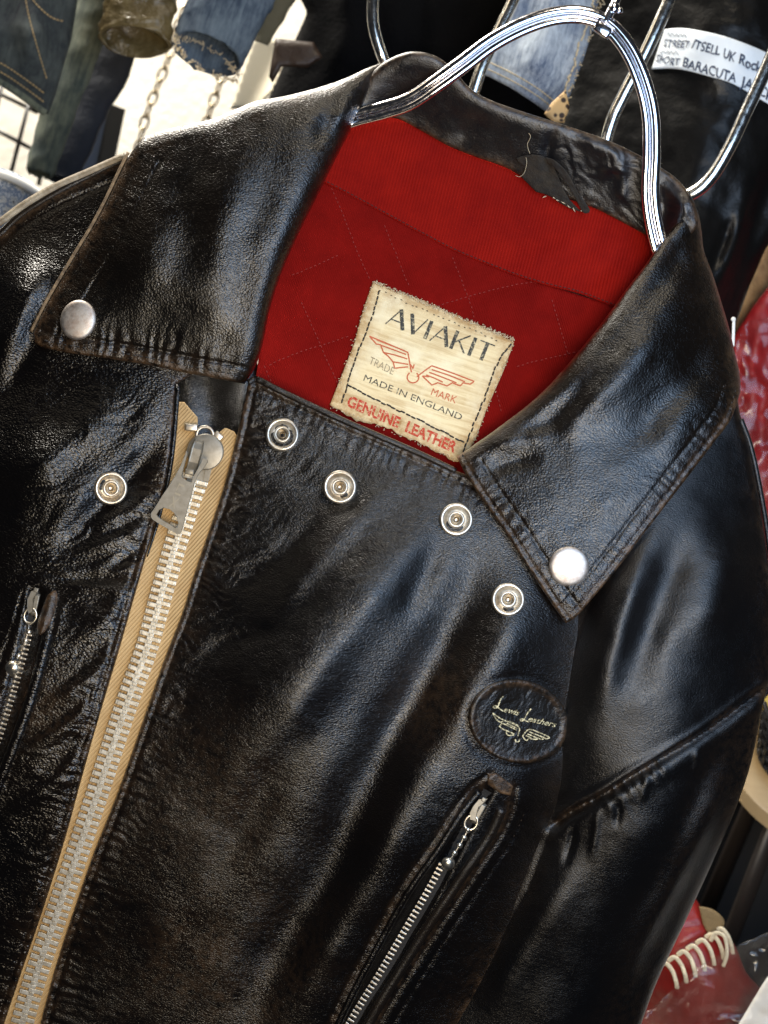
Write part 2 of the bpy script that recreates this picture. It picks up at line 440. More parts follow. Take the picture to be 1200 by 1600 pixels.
# ------------------------------------------------------------------ materials
class NT:
    def __init__(s, name):
        s.m = bpy.data.materials.new(name); s.m.use_nodes = True; s.t = s.m.node_tree; s.t.nodes.clear()
        s.out = s.n('ShaderNodeOutputMaterial'); s.b = s.n('ShaderNodeBsdfPrincipled'); s.l(s.b.outputs[0], s.out.inputs[0])
        s.tc = s.n('ShaderNodeTexCoord')
    def n(s, t, **k):
        x = s.t.nodes.new(t)
        for a, v in k.items(): setattr(x, a, v)
        return x
    def l(s, a, b): s.t.links.new(a, b)
    def set(s, node, **k):
        for a, v in k.items():
            i = node.inputs[a.replace('_', ' ')]
            if hasattr(v, 'node'): s.l(v, i)
            else: i.default_value = v
        return node
    def map(s, scale=(1, 1, 1), rot=(0, 0, 0), src=None):
        x = s.n('ShaderNodeMapping'); s.l(src or s.tc.outputs['Object'], x.inputs[0]); x.inputs['Scale'].default_value = scale; x.inputs['Rotation'].default_value = rot
        return x.outputs[0]
    def noise(s, scale, detail=3, rough=0.5, vec=None, dist=0.0):
        x = s.n('ShaderNodeTexNoise'); s.set(x, Scale=scale, Detail=detail, Roughness=rough, Distortion=dist); s.l(vec or s.tc.outputs['Object'], x.inputs['Vector'])
        return x.outputs[0]
    def voro(s, scale, feature='F1', vec=None, rand=1.0):
        x = s.n('ShaderNodeTexVoronoi', feature=feature); x.inputs['Scale'].default_value = scale; s.l(vec or s.tc.outputs['Object'], x.inputs['Vector'])
        x.inputs['Randomness'].default_value = rand
        return x.outputs[0]
    def wave(s, scale, vec, dist=0, axis='X', prof='SIN', detail=2):
        x = s.n('ShaderNodeTexWave', bands_direction=axis, wave_profile=prof); s.set(x, Scale=scale, Distortion=dist, Detail=detail); s.l(vec, x.inputs['Vector'])
        return x.outputs['Fac']
    def math(s, op, a, b=None, clamp=False):
        x = s.n('ShaderNodeMath', operation=op, use_clamp=clamp)
        for i, v in enumerate((a, b)):
            if v is None: continue
            if hasattr(v, 'node'): s.l(v, x.inputs[i])
            else: x.inputs[i].default_value = v
        return x.outputs[0]
    def ramp(s, fac, stops):
        x = s.n('ShaderNodeValToRGB'); s.l(fac, x.inputs[0]); e = x.color_ramp.elements
        while len(e) > 1: e.remove(e[-1])
        for i, (p, c) in enumerate(stops):
            k = e[0] if i == 0 else e.new(p)
            k.position = p; k.color = (*c, 1) if not np.isscalar(c) else (c, c, c, 1)
        return x.outputs[0]
    def mix(s, f, a, b, mode='MIX'):
        x = s.n('ShaderNodeMix', data_type='RGBA', blend_type=mode)
        for i, v in ((0, f), (6, a), (7, b)):
            if hasattr(v, 'node'): s.l(v, x.inputs[i])
            else: x.inputs[i].default_value = v if (i == 0 or len(v) == 4) else (*v, 1)
        return x.outputs[2]
    def attr(s, name): return s.n('ShaderNodeAttribute', attribute_name=name).outputs['Fac']
    def bump(s, h, strength, dist, prev=None):
        x = s.n('ShaderNodeBump'); s.l(h, x.inputs['Height']); x.inputs['Strength'].default_value = strength; x.inputs['Distance'].default_value = dist
        if prev is not None: s.l(prev, x.inputs['Normal'])
        return x.outputs[0]

def leather(name, rot=0.0, grain=1.0, rough=0.36, base=(0.0024, 0.0022, 0.0023), stretch=2.0, gscale=1.0, worn=(0.085, 0.048, 0.024), sheen=0.0):
    t = NT(name)
    v = t.map((1, 1, stretch), (0, rot, 0))
    warp = t.n('ShaderNodeVectorMath', operation='ADD')
    nz = t.n('ShaderNodeTexNoise'); nz.inputs['Scale'].default_value = 260*gscale; t.l(v, nz.inputs['Vector'])
    sc = t.n('ShaderNodeVectorMath', operation='SCALE'); t.l(nz.outputs['Color'], sc.inputs[0]); sc.inputs['Scale'].default_value = 0.0016/gscale
    t.l(v, warp.inputs[0]); t.l(sc.outputs[0], warp.inputs[1]); wv = warp.outputs[0]
    cells = t.voro(1250*gscale, 'F1', wv)
    cells2 = t.voro(2300*gscale, 'F1', wv)
    pores = t.noise(3200*gscale, 2, 0.6)
    med = t.noise(90, 5, 0.62)
    big = t.noise(24, 4, 0.6)
    wear = t.attr('wear')
    wn = t.math('MULTIPLY', wear, t.ramp(t.noise(330, 5, 0.75), [(0.38, 0.0), (0.62, 1.0)]), True)
    scuff = t.ramp(t.noise(520, 6, 0.8), [(0.62, 0.0), (0.8, 0.55)])
    tone = t.mix(t.ramp(big, [(0.35, 0.0), (0.75, 1.0)]), base, (base[0]*1.7, base[1]*1.35, base[2]*1.1))
    tone = t.mix(t.math('MULTIPLY', scuff, t.ramp(med, [(0.45, 0.0), (0.7, 0.5)]), True), tone, (0.022, 0.015, 0.009))
    col = t.mix(wn, tone, worn)
    h = t.math('ADD', t.math('MULTIPLY', cells, -0.85), t.math('MULTIPLY', cells2, -0.35))
    h = t.math('ADD', h, t.math('MULTIPLY', pores, 0.25))
    gs = t.ramp(t.noise(30, 3, 0.6), [(0.3, 0.55), (0.7, 1.0)])
    h = t.math('MULTIPLY', h, gs)
    b1 = t.bump(med, 0.07, 0.0014)
    b2 = t.bump(h, 0.66*grain, 0.00031/gscale, b1)
    r = t.math('ADD', t.ramp(med, [(0.3, rough-0.03), (0.7, rough+0.09)]), t.math('MULTIPLY', wn, 0.22))
    t.t.nodes.remove(t.b)
    df = t.n('ShaderNodeBsdfDiffuse'); t.set(df, Color=col, Normal=b2)
    gl = t.n('ShaderNodeBsdfGlossy', distribution='BECKMANN'); t.set(gl, Roughness=r, Normal=b2); gl.inputs['Color'].default_value = (1, 1, 1, 1)
    fr = t.n('ShaderNodeFresnel'); fr.inputs['IOR'].default_value = 1.52; t.l(b2, fr.inputs['Normal'])
    mx = t.n('ShaderNodeMixShader'); t.l(fr.outputs[0], mx.inputs[0]); t.l(df.outputs[0], mx.inputs[1]); t.l(gl.outputs[0], mx.inputs[2]); t.l(mx.outputs[0], t.out.inputs[0])
    return t.m

def simple(name, col, rough=0.5, metal=0.0, bump=None, spec=0.5, var=None):
    t = NT(name); c = (*col, 1)
    if var:
        c2 = t.mix(t.ramp(t.noise(var[1], 5, 0.65), [(0.35, 0.0), (0.68, 1.0)]), col, var[0]); t.set(t.b, Base_Color=c2)
    else: t.b.inputs['Base Color'].default_value = c
    t.set(t.b, Roughness=rough, Metallic=metal); t.b.inputs['Specular IOR Level'].default_value = spec
    if bump: t.set(t.b, Normal=t.bump(t.noise(bump[0], 4, 0.6), bump[1], bump[2]))
    return t.m

def metal(name, col, rough, scr=0.35, dirt=None):
    t = NT(name)
    n = t.noise(420, 4, 0.7)
    r = t.ramp(n, [(0.3, max(rough-0.05, 0.02)), (0.7, rough+0.12)])
    c = (*col, 1)
    if dirt:
        c = t.mix(t.ramp(t.noise(260, 5, 0.7), [(0.45, 0.0), (0.7, 0.85)]), col, dirt)
        t.set(t.b, Base_Color=c)
    else: t.b.inputs['Base Color'].default_value = c
    t.set(t.b, Roughness=r, Metallic=1.0, Normal=t.bump(t.noise(1200, 3, 0.6), scr, 0.00006))
    return t.m

def denim(name, dark, light, wash=26, rot=0.0):
    t = NT(name)
    v1 = t.map((1, 1, 1), (0, rot+0.9, 0)); v2 = t.map((1, 1, 1), (0, rot, 0))
    twill = t.wave(900, v1, 1.5)
    slub = t.noise(420, 4, 0.75, t.map((1, 1, 0.12), (0, rot, 0)))
    fade = t.noise(wash, 5, 0.68)
    f = t.math('ADD', t.math('MULTIPLY', slub, 0.55), t.math('MULTIPLY', fade, 0.85))
    c = t.mix(t.ramp(f, [(0.55, 0.0), (0.88, 1.0)]), dark, light)
    c = t.mix(t.math('MULTIPLY', twill, 0.25), c, light)
    t.set(t.b, Base_Color=c, Roughness=0.9, Normal=t.bump(t.math('ADD', twill, slub), 0.5, 0.0005))
    t.b.inputs['Specular IOR Level'].default_value = 0.2
    return t.m

M_chest = leather('black_leather_chest', 0.9, 1.05, 0.33, gscale=0.85)
M_left = leather('black_leather_side', 0.5, 1.15, 0.32, gscale=0.62, stretch=1.5)
M_sleeve = leather('black_leather_sleeve', -0.15, 0.9, 0.42, base=(0.0025, 0.0026, 0.003))
M_collar = leather('black_leather_collar', 0.3, 1.05, 0.34, gscale=0.85, stretch=1.3, base=(0.003, 0.0026, 0.0023))
M_stand = leather('black_leather_stand', 0.3, 0.6, 0.40, base=(0.005, 0.0055, 0.007), stretch=1.2)
M_trim = leather('worn_leather_trim', 0.3, 0.9, 0.42, base=(0.007, 0.0055, 0.0045), worn=(0.14, 0.08, 0.04))
M_rawedge = simple('raw_hide_edge', (0.30, 0.21, 0.12), 0.75, var=((0.06, 0.04, 0.025), 300))
M_thread = simple('black_thread', (0.012, 0.010, 0.009), 0.55, bump=(2500, 0.6, 0.0003))
M_bthread = simple('brown_thread', (0.05, 0.03, 0.018), 0.6)
M_chrome = metal('chrome', (0.84, 0.82, 0.84), 0.13, 0.05)
M_nickel = metal('worn_nickel', (0.66, 0.61, 0.53), 0.40, 0.25, (0.36, 0.30, 0.22))
M_cap = metal('brushed_cap', (0.54, 0.50, 0.46), 0.52, 0.5, (0.40, 0.31, 0.26))
M_brass = metal('tarnished_brass', (0.30, 0.25, 0.18), 0.30, 0.2, (0.08, 0.06, 0.04))
M_zinc = simple('dull_zinc', (0.27, 0.25, 0.21), 0.42, 0.45, bump=(1500, 0.2, 0.0001), var=((0.19, 0.17, 0.135), 300))
M_teeth = simple('aluminium_teeth', (0.82, 0.78, 0.68), 0.34, 0.55, bump=(1800, 0.2, 0.0001), var=((0.46, 0.40, 0.30), 500))
M_bead = metal('bead_steel', (0.88, 0.82, 0.70), 0.3, 0.1)
M_hole = simple('dark_hollow', (0.01, 0.008, 0.006), 0.8)

def m_lining(name, ribs, col=(0.27, 0.007, 0.003), dark=(0.16, 0.003, 0.002)):
    t = NT(name)
    v = t.map((1, 1, 1), (0, 0.06, 0)); wv = t.wave(ribs, v, 0.6)
    n = t.noise(60, 5, 0.65); f = t.noise(2500, 3, 0.7)
    c = t.mix(t.ramp(n, [(0.3, 0.0), (0.75, 1.0)]), dark, col)
    c = t.mix(t.math('MULTIPLY', t.math('SUBTRACT', 1.0, wv), 0.42), c, (0.11, 0.002, 0.002))
    c = t.mix(t.math('MULTIPLY', f, 0.18), c, (0.42, 0.02, 0.012))
    hh = t.math('ADD', wv, t.math('MULTIPLY', f, 0.5))
    t.set(t.b, Base_Color=c, Roughness=0.72, Normal=t.bump(hh, 0.55, 0.00035)); t.b.inputs['Specular IOR Level'].default_value = 0.04
    return t.m
M_yoke = m_lining('red_rib_cloth', 230)
M_quilt = m_lining('red_quilt_cloth', 420, (0.20, 0.0045, 0.003), (0.11, 0.002, 0.0015))
M_pink = simple('faded_quilt_thread', (0.25, 0.015, 0.011), 0.7)

def m_label():
    t = NT('yellowed_label_cloth')
    v = t.map((0.35, 1, 5.0), (0, 0.0, 0))
    st = t.noise(95, 6, 0.7, v); blot = t.noise(55, 4, 0.6); weave = t.noise(2600, 2, 0.7)
    c = t.mix(t.ramp(st, [(0.44, 0.0), (0.70, 0.8)]), (0.78, 0.64, 0.38), (0.44, 0.28, 0.12))
    c = t.mix(t.ramp(blot, [(0.48, 0.0), (0.66, 0.8)]), c, (0.84, 0.74, 0.50))
    e = t.attr('wear')
    c = t.mix(t.math('MULTIPLY', e, t.ramp(t.noise(240, 5, 0.75), [(0.3, 0.15), (0.65, 1.0)]), True), c, (0.34, 0.19, 0.07))
    t.set(t.b, Base_Color=c, Roughness=0.85, Normal=t.bump(t.math('ADD', weave, t.math('MULTIPLY', st, 0.8)), 0.4, 0.0003)); t.b.inputs['Specular IOR Level'].default_value = 0.2
    return t.m
M_label = m_label()
def ink(name, col, under=(0.82, 0.70, 0.44), worn=(0.52, 0.68)):
    t = NT(name); c = t.mix(t.ramp(t.noise(900, 4, 0.75), [(worn[0], 0.0), (worn[1], 0.8)]), col, under)
    t.set(t.b, Base_Color=c, Roughness=0.7); t.b.inputs['Specular IOR Level'].default_value = 0.2
    return t.m
M_inkblack = ink('black_ink', (0.045, 0.045, 0.04)); M_inkred = ink('red_ink', (0.42, 0.045, 0.02)); M_inkpale = ink('faded_red_ink', (0.50, 0.13, 0.06), worn=(0.62, 0.8))
M_inkgrey = ink('faded_grey_ink', (0.30, 0.24, 0.15))
M_fray = simple('frayed_cotton', (0.66, 0.56, 0.38), 0.9, var=((0.55, 0.44, 0.28), 400))
M_gold = ink('gold_foil', (0.62, 0.55, 0.34), (0.03, 0.028, 0.02), (0.46, 0.55))

def m_tape():
    t = NT('tan_zip_tape')
    tw = t.wave(250, t.map((1, 1, 1), (0, 1.15, 0)), 0.4, axis='Z')
    n = t.noise(1800, 3, 0.7); b = t.noise(60, 4, 0.6)
    c = t.mix(t.ramp(b, [(0.3, 0.0), (0.75, 1.0)]), (0.47, 0.31, 0.145), (0.60, 0.42, 0.205))
    c = t.mix(t.math('MULTIPLY', t.math('SUBTRACT', 1.0, tw), 0.3), c, (0.30, 0.165, 0.06))
    t.set(t.b, Base_Color=c, Roughness=0.8, Normal=t.bump(t.math('ADD', tw, t.math('MULTIPLY', n, 0.4)), 0.7, 0.0004)); t.b.inputs['Specular IOR Level'].default_value = 0.25
    return t.m
M_tape = m_tape()
M_blacktape = simple('black_zip_tape', (0.012, 0.011, 0.011), 0.7, bump=(1500, 0.6, 0.0004))
M_loop = simple('worn_black_ribbon', (0.010, 0.008, 0.006), 0.85, bump=(1100, 0.8, 0.0006), var=((0.030, 0.022, 0.013), 200))
# ================================================================== THE JACKET
jk = thing('leather_jacket', (600, 1700, 0), 'worn black leather biker jacket with red lining and tan front zip on chrome hanger', 'jacket')

# ---- outlines and curves traced in garment co-ordinates
ZL = [(276, 600), (270, 680), (262, 740), (246, 810), (228, 870), (205, 950), (182, 1030), (152, 1130), (128, 1215), (102, 1310), (66, 1425), (30, 1530), (-10, 1650)]   # free edge beside the tape, left
ZR = [(388, 597), (379, 640), (368, 690), (350, 760), (330, 820), (306, 890), (284, 960), (257, 1030), (229, 1110), (203, 1185), (176, 1260), (146, 1335), (113, 1430), (84, 1520), (50, 1650)]  # chest edge beside the tape
ZC = [(318, 690), (305, 745), (290, 800), (272, 858), (253, 925), (230, 1010), (203, 1085), (178, 1160), (152, 1240), (122, 1330), (88, 1430), (56, 1525), (20, 1650)]  # teeth
CT = [(388, 597), (402, 592), (430, 606), (480, 630), (540, 658), (600, 684), (660, 710), (712, 735), (800, 760), (900, 740)]
valley = [(960, 850), (925, 930), (895, 1030), (880, 1120), (870, 1220), (858, 1300), (825, 1390), (770, 1480), (700, 1590), (660, 1680)]
POCK = [(756, 1232), (735, 1270), (700, 1335), (668, 1395), (630, 1460), (592, 1525), (552, 1590), (515, 1660)]        # right pocket teeth
POCKL = [(772, 1212), (742, 1232), (712, 1270), (676, 1325), (640, 1375), (610, 1425), (580, 1480), (548, 1540), (515, 1610), (490, 1680)]
POCKR = [(800, 1228), (796, 1262), (776, 1305), (742, 1355), (712, 1400), (678, 1450), (640, 1510), (600, 1575), (560, 1650)]
EMB = (810, 1127)

# ---- chest overlap panel
chest_base = RBF([(390, 600, 22), (550, 665, 26), (710, 735, 22), (350, 760, 18), (290, 950, 16), (200, 1190, 14), (100, 1480, 12), (50, 1650, 10),
    (450, 760, 34), (520, 870, 46), (480, 1020, 56), (400, 1180, 46), (300, 1350, 40), (230, 1500, 32), (600, 1100, 46), (480, 1400, 44), (650, 900, 52),
    (760, 1000, 50), (720, 1200, 56), (620, 1400, 54), (520, 1600, 44), (300, 1650, 30), (850, 1000, 34), (905, 960, 4), (880, 1120, -6), (850, 1290, -10),
    (800, 1420, -4), (700, 1590, -4), (820, 1250, 30), (900, 740, 6), (800, 800, 34), (960, 850, -20)], bulge=True)
def H_chest(x, y):
    h = chest_base(x, y)
    h = h + ridge(x, y, [(690, 735), (640, 830), (575, 930), (500, 1030), (420, 1150), (330, 1290)], 30, 50, back=95)
    h = h + ridge(x, y, [(800, 800), (740, 900), (690, 1010), (630, 1120), (560, 1240), (470, 1400)], -30, 46, back=44)
    h = h + ridge(x, y, [(850, 900), (790, 1010), (735, 1110), (690, 1200)], 17, 44)
    h = h + ridge(x, y, [(720, 1130), (640, 1260), (560, 1400), (480, 1560), (430, 1680)], 20, 44)
    h = h + ridge(x, y, [(640, 1180), (540, 1330), (430, 1500), (360, 1660)], -22, 46)
    h = h + ridge(x, y, [(400, 700), (500, 770), (600, 800)], -5, 22) + ridge(x, y, [(430, 640), (500, 690), (620, 745)], -4, 18)
    h = h + ridge(x, y, [(640, 745), (560, 800), (470, 900), (400, 1010)], 9, 24)+ ridge(x, y, [(700, 830), (660, 900), (620, 990)], -9, 22) + ridge(x, y, [(470, 1120), (400, 1250), (330, 1400)], -10, 34)
    h = h + ridge(x, y, [(330, 940), (420, 880), (520, 800)], -5, 20) + ridge(x, y, [(290, 1050), (370, 1000), (470, 980)], -5, 16)
    # slack leather by the zip
    dz = dist_line(x, y, ZR)[0]
    h = h + 1.3*creases(x, y, 0.25, 70, 15, 3)*np.exp(-(dz/85)**1.5)*np.clip(dz/16, 0, 1)
    h = h + 1.0*creases(x, y, -0.55, 90, 14, 6)*np.clip((1150-y)/400, 0, 1)*np.exp(-(dz/170)**2)
    h = h + 3.0*fbm(x, y, 110, 2, 11) + 0.3*fbm(x, y, 28, 2, 41)
    dt = dist_line(x, y, CT)[0]
    h = h + 0.8*creases(x, y, 0.75, 60, 12, 8)*np.exp(-(dt/70)**1.6)
    # double rows of stitching
    h = h + groove(x, y, [(a+11, b+2) for a, b in ZR], 3.2, 3.2) + pucker(x, y, [(a+8, b+2) for a, b in ZR], 2.3, 15, 40, 2)
    h = h + groove(x, y, [(a, b+15) for a, b in CT], 2.6, 3.4) + pucker(x, y, [(a, b+18) for a, b in CT], 1.5, 17, 22, 5)
    h = h + 2.5*np.exp(-((dt-7)/4.5)**2)
    # patch seat and pocket welt
    h = h + groove(x, y, [(a-4, b-4) for a, b in POCKL], 4.5, 3.5) + groove(x, y, [(a+5, b+2) for a, b in POCKR], 4.0, 3.5)
    h = h + groove(x, y, [(a+24, b+6) for a, b in POCKR[1:]], 2.2, 3.0) + pucker(x, y, [(a+24, b+6) for a, b in POCKR], 1.0, 22, 18, 8) + pucker(x, y, POCKL, 1.1, 20, 22, 9)
    dc = dist_line(x, y, smooth(POCK, 4))[0]
    h = h - 12*np.exp(-(dc/15)**4)*np.clip((y-1215)/25, 0, 1)
    e = np.hypot((x-EMB[0])/82, (y-EMB[1])/70); h = h + np.where(e < 1.25, -1.8*np.exp(-((e-1.02)/0.07)**2), 0)
    return h
def w_edge(k=9, ridge_src=None):
    def f(x, y, d):
        n = fbm(x, y, 35, 3, 77)
        w_ = 1.0*np.exp(-(d/k)**1.5) + 0.35*np.exp(-(d/(k*3.2)))
        return np.clip(w_*(0.75+0.9*n), 0, 1)
    return f
def w_chest(x, y, d):
    w_ = w_edge(7)(x, y, d)
    dz = dist_line(x, y, ZR)[0]
    w_ = w_ + 0.35*np.exp(-(np.hypot(x-330, y-1520)/140)**2)*(0.6+fbm(x, y, 60, 3, 5)) + 0.22*np.exp(-(np.hypot(x-690, y-1090)/70)**2) + 0.2*np.exp(-(np.hypot(x-330, y-1250)/120)**2)
    for s_ in (POCKL, POCKR): w_ = w_ + 0.45*np.exp(-(dist_line(x, y, s_)[0]/7)**2)*(0.6+fbm(x, y, 20, 2, 6))
    return np.clip(w_, 0, 1)
chest_out = np.vstack([smooth(CT, 6), smooth([(940, 800), (985, 850)], 1), smooth([(a+26, b) for a, b in valley], 6), smooth(ZR, 6)[::-1][:-1]])
panel('chest_panel', chest_out, H_chest, M_chest, jk, 2.8, 9, 6, w_chest)

# ---- side panel and shoulder on the other side of the zip
left_base = RBF([(0, 385, -60), (60, 335, -50), (140, 290, -48), (200, 262, -50), (60, 450, -8), (20, 600, 2), (100, 620, 14), (180, 640, 22), (250, 620, 20), (150, 720, 20), (250, 780, 12),
    (80, 760, 34), (20, 720, 20), (0, 900, 2), (120, 860, 14), (200, 900, 16), (170, 1050, 12), (100, 1000, 18), (0, 1000, 4), (60, 1150, 12), (0, 1200, 12), (110, 1250, 12), (0, 1400, 8), (60, 1400, 8), (0, 1600, 4), (-60, 900, -30), (-60, 600, -20), (-60, 1400, 0), (250, 350, -40), (300, 480, -10), (380, 640, 0)], bulge=True)
LP = [(58, 925), (52, 960), (44, 1000), (32, 1045), (16, 1100), (0, 1150), (-25, 1220)]   # left pocket teeth
def H_left(x, y):
    h = left_base(x, y)
    h = h + ridge(x, y, [(240, 600), (225, 680), (170, 720), (110, 790), (60, 850)], 9, 20, back=30)
    h = h + ridge(x, y, [(262, 650), (210, 740), (150, 800), (70, 880)], -9, 20)
    h = h + ridge(x, y, [(258, 750), (215, 790), (130, 830)], 7, 12) + ridge(x, y, [(250, 800), (200, 835), (110, 870)], 6, 11) + ridge(x, y, [(240, 830), (200, 870), (150, 900)], -5, 9)
    h = h + ridge(x, y, [(225, 900), (150, 905), (90, 905)], -6, 8) + ridge(x, y, [(215, 930), (150, 918), (95, 912)], 5, 8)
    h = h + ridge(x, y, [(205, 900), (170, 960), (110, 1010)], 7, 16) + ridge(x, y, [(190, 990), (150, 1050), (60, 1110)], 8, 18, back=10)
    h = h + ridge(x, y, [(165, 1060), (110, 1130), (20, 1180)], 7, 16, back=10) + ridge(x, y, [(140, 1150), (90, 1220), (0, 1270)], 7, 18, back=10)
    h = h + ridge(x, y, [(110, 1260), (60, 1330), (-20, 1370)], 6, 16) + ridge(x, y, [(80, 1340), (40, 1420), (-30, 1450)], 6, 16)
    # slanted long fold on the shoulder
    h = h + ridge(x, y, [(60, 380), (30, 470), (-10, 600)], 24, 36) + ridge(x, y, [(110, 400), (70, 480), (20, 600), (-20, 700)], -10, 22) + ridge(x, y, [(190, 590), (150, 660), (60, 720), (-20, 760)], 18, 34)
    m = np.clip((y-560)/120, 0, 1)
    q_ = np.clip(0.5+1.3*fbm(x, y, 110, 2, 19), 0.1, 1)
    h = h + m*q_*2.0*creases(x, y, -0.5, 130, 24, 23) + m*q_*0.7*creases(x, y, -0.25, 60, 10, 29)
    h = h + 2.0*fbm(x, y, 80, 3, 13)
    h = h + groove(x, y, [(a-13, b) for a, b in ZL[3:]], 2.6, 3.0) + pucker(x, y, [(a-12, b) for a, b in ZL[2:]], 2.2, 15, 38, 12)
    sh = [(-30, 405), (30, 358), (90, 322), (150, 295), (205, 275)]
    h = h + groove(x, y, sh, 4, 4)
    dc = dist_line(x, y, smooth(LP, 4))[0]
    h = h - 10*np.exp(-(dc/13)**4)*np.clip((y-912)/14, 0, 1)
    h = h + groove(x, y, [(92, 935), (78, 1000), (60, 1070), (36, 1150), (10, 1230)], 2.2, 3)+groove(x, y, [(36, 925), (18, 985), (-8, 1060)], 2.4, 3) + pucker(x, y, [(92, 935), (78, 1000), (60, 1070), (36, 1150), (10, 1230)], 1.4, 17, 22, 31)
    return h
def w_left(x, y, d):
    w_ = w_edge(6)(x, y, d)*0.8
    w_ = w_ + 0.8*np.exp(-(dist_line(x, y, [(-40, 395), (0, 368), (60, 318), (120, 282), (190, 252)])[0]/5)**2)
    w_ = w_ + 0.3*np.exp(-(np.hypot(x-60, y-1100)/60)**2)
    return np.clip(w_, 0, 1)
SHO = [(-80, 420), (-40, 392), (0, 366), (30, 338), (80, 306), (140, 275), (200, 250), (300, 240)]
left_out = np.vstack([smooth(SHO, 5), [(390, 330), (390, 560), (300, 585)], smooth([(a, b) for a, b in ZL], 6), [(-90, 1660), (-90, 900)]])
panel('side_panel', left_out, H_left, M_left, jk, 2.8, 9, 6, w_left)
mb = MB(); P = smooth(SHO, 6); hh = H_left(P[:, 0], P[:, 1]+4)
mb.tube(np.column_stack([P[:, 0], P[:, 1]-1, hh-4]), 5.5, 8); M_pipe = simple('pale_worn_piping', (0.42, 0.36, 0.26), 0.5, var=((0.14, 0.10, 0.06), 120), bump=(500, 0.7, 0.0006)); o = mb.build('shoulder_piping', M_trim, jk)
mb = MB(); P = smooth([(-40, 372), (0, 347), (40, 318), (90, 290), (140, 268), (196, 243)], 6)
mb.tube(np.column_stack([P[:, 0], P[:, 1], P[:, 0]*0-66]), 6.0, 8); mb.build('shoulder_edge', M_pipe, jk)

# ---- sleeve
sl_base = RBF([(920, 780, 0), (900, 960, 6), (870, 1100, -4), (850, 1280, -10), (740, 1500, -16), (660, 1650, -14), (1000, 700, 22), (1010, 800, 40), (960, 960, 46), (1080, 850, 50), (1110, 1000, 34), (1010, 1100, 46), (940, 1200, 30),
    (1100, 1140, 20), (980, 1320, 46), (1060, 1300, 26), (900, 1450, 40), (980, 1450, 18), (860, 1600, 24), (960, 1600, -26), (1190, 800, -30), (1205, 1000, -32), (1175, 1160, -36), (1110, 1350, -40), (1060, 1450, -46), (1000, 1600, -56), (1160, 660, -18), (1060, 650, 10), (1080, 350, -80), (1110, 480, -60)], bulge=True)
SEAM = [(868, 1284), (900, 1262), (940, 1241), (990, 1210), (1040, 1180), (1090, 1150), (1130, 1122), (1172, 1090), (1215, 1060)]
def H_sleeve(x, y):
    h = sl_base(x, y)
    h = h + ridge(x, y, [(1030, 790), (1000, 870), (965, 980), (940, 1080), (925, 1180)], 19, 26, back=50)
    h = h + ridge(x, y, [(1080, 780), (1050, 880), (1010, 1000), (985, 1100)], -16, 30)
    h = h + ridge(x, y, [(1150, 800), (1130, 900), (1085, 1030)], 18, 36)
    d, s, L, side, _, _ = dist_line(x, y, smooth(SEAM, 6))
    below = side < 0
    h = h - np.where(below, 10*np.exp(-(d/10)**2), 0) + np.where(below, 5*np.exp(-((d-22)/15)**2), 4.0*np.exp(-((d-7)/7)**2)) - 5*np.exp(-(d/3)**2)
    h = h + pucker(x, y, SEAM, 2.8, 27, 46, 14, side_only=-1)*np.clip((1120-x)/140, 0.25, 1)
    for k, (ax, ay, bx, by) in enumerate([(900, 1275, 880, 1360), (935, 1255, 922, 1350), (965, 1240, 962, 1300), (1090, 1165, 1086, 1215), (1010, 1208, 1000, 1260)]):
        h = h + ridge(x, y, [(ax, ay), ((ax+bx)/2+2, (ay+by)/2), (bx, by)], (-5, 4.5, -4, 6, 3.5)[k], 6)
    h = h + ridge(x, y, [(1160, 1130), (1120, 1250), (1060, 1370), (1000, 1480), (960, 1600)], 13, 14, back=30)
    h = h + ridge(x, y, [(1140, 1110), (1080, 1260), (1020, 1380), (950, 1500)], -8, 22)
    h = h + ridge(x, y, [(900, 1310), (870, 1400), (800, 1520), (740, 1640)], 14, 30)
    h = h + 3.2*fbm(x, y, 90, 2, 61) + 0.35*fbm(x, y, 24, 2, 62)
    h = h - 30*np.exp(-np.clip(dist_line(x, y, valley)[0], 0, None)/22)*0.35
    return h
RS = [(1075, 330), (1098, 400), (1122, 470), (1146, 560), (1155, 640), (1170, 690), (1184, 760), (1193, 820), (1203, 900), (1210, 1000), (1202, 1060), (1190, 1110), (1174, 1190), (1150, 1262), (1112, 1350), (1066, 1450), (1022, 1545), (985, 1650)]
sl_out = np.vstack([[(960, 620)], smooth(RS, 6), [(640, 1660)], smooth([(a-24, b) for a, b in valley], 5)[::-1], [(900, 760)]])
def w_sleeve(x, y, d):
    w_ = w_edge(5)(x, y, d)*0.5 + 0.55*np.exp(-(dist_line(x, y, SEAM)[0]/6)**2)*(0.5+fbm(x, y, 30, 2, 1)) + 0.06*np.exp(-(dist_line(x, y, [(1150, 1150), (1060, 1370), (960, 1600)])[0]/30)**2)
    return np.clip(w_, 0, 1)
panel('sleeve', sl_out, H_sleeve, M_sleeve, jk, 3.0, 12, 14, w_sleeve)
mb = MB(); P = smooth([(1156, 655), (1172, 700), (1186, 765), (1197, 830), (1206, 900)], 6)
hh = H_sleeve(P[:, 0], P[:, 1]); mb.tube(np.column_stack([P[:, 0]+2, P[:, 1], hh-9]), 4.0, 8); mb.build('sleeve_piping', M_sleeve, jk)

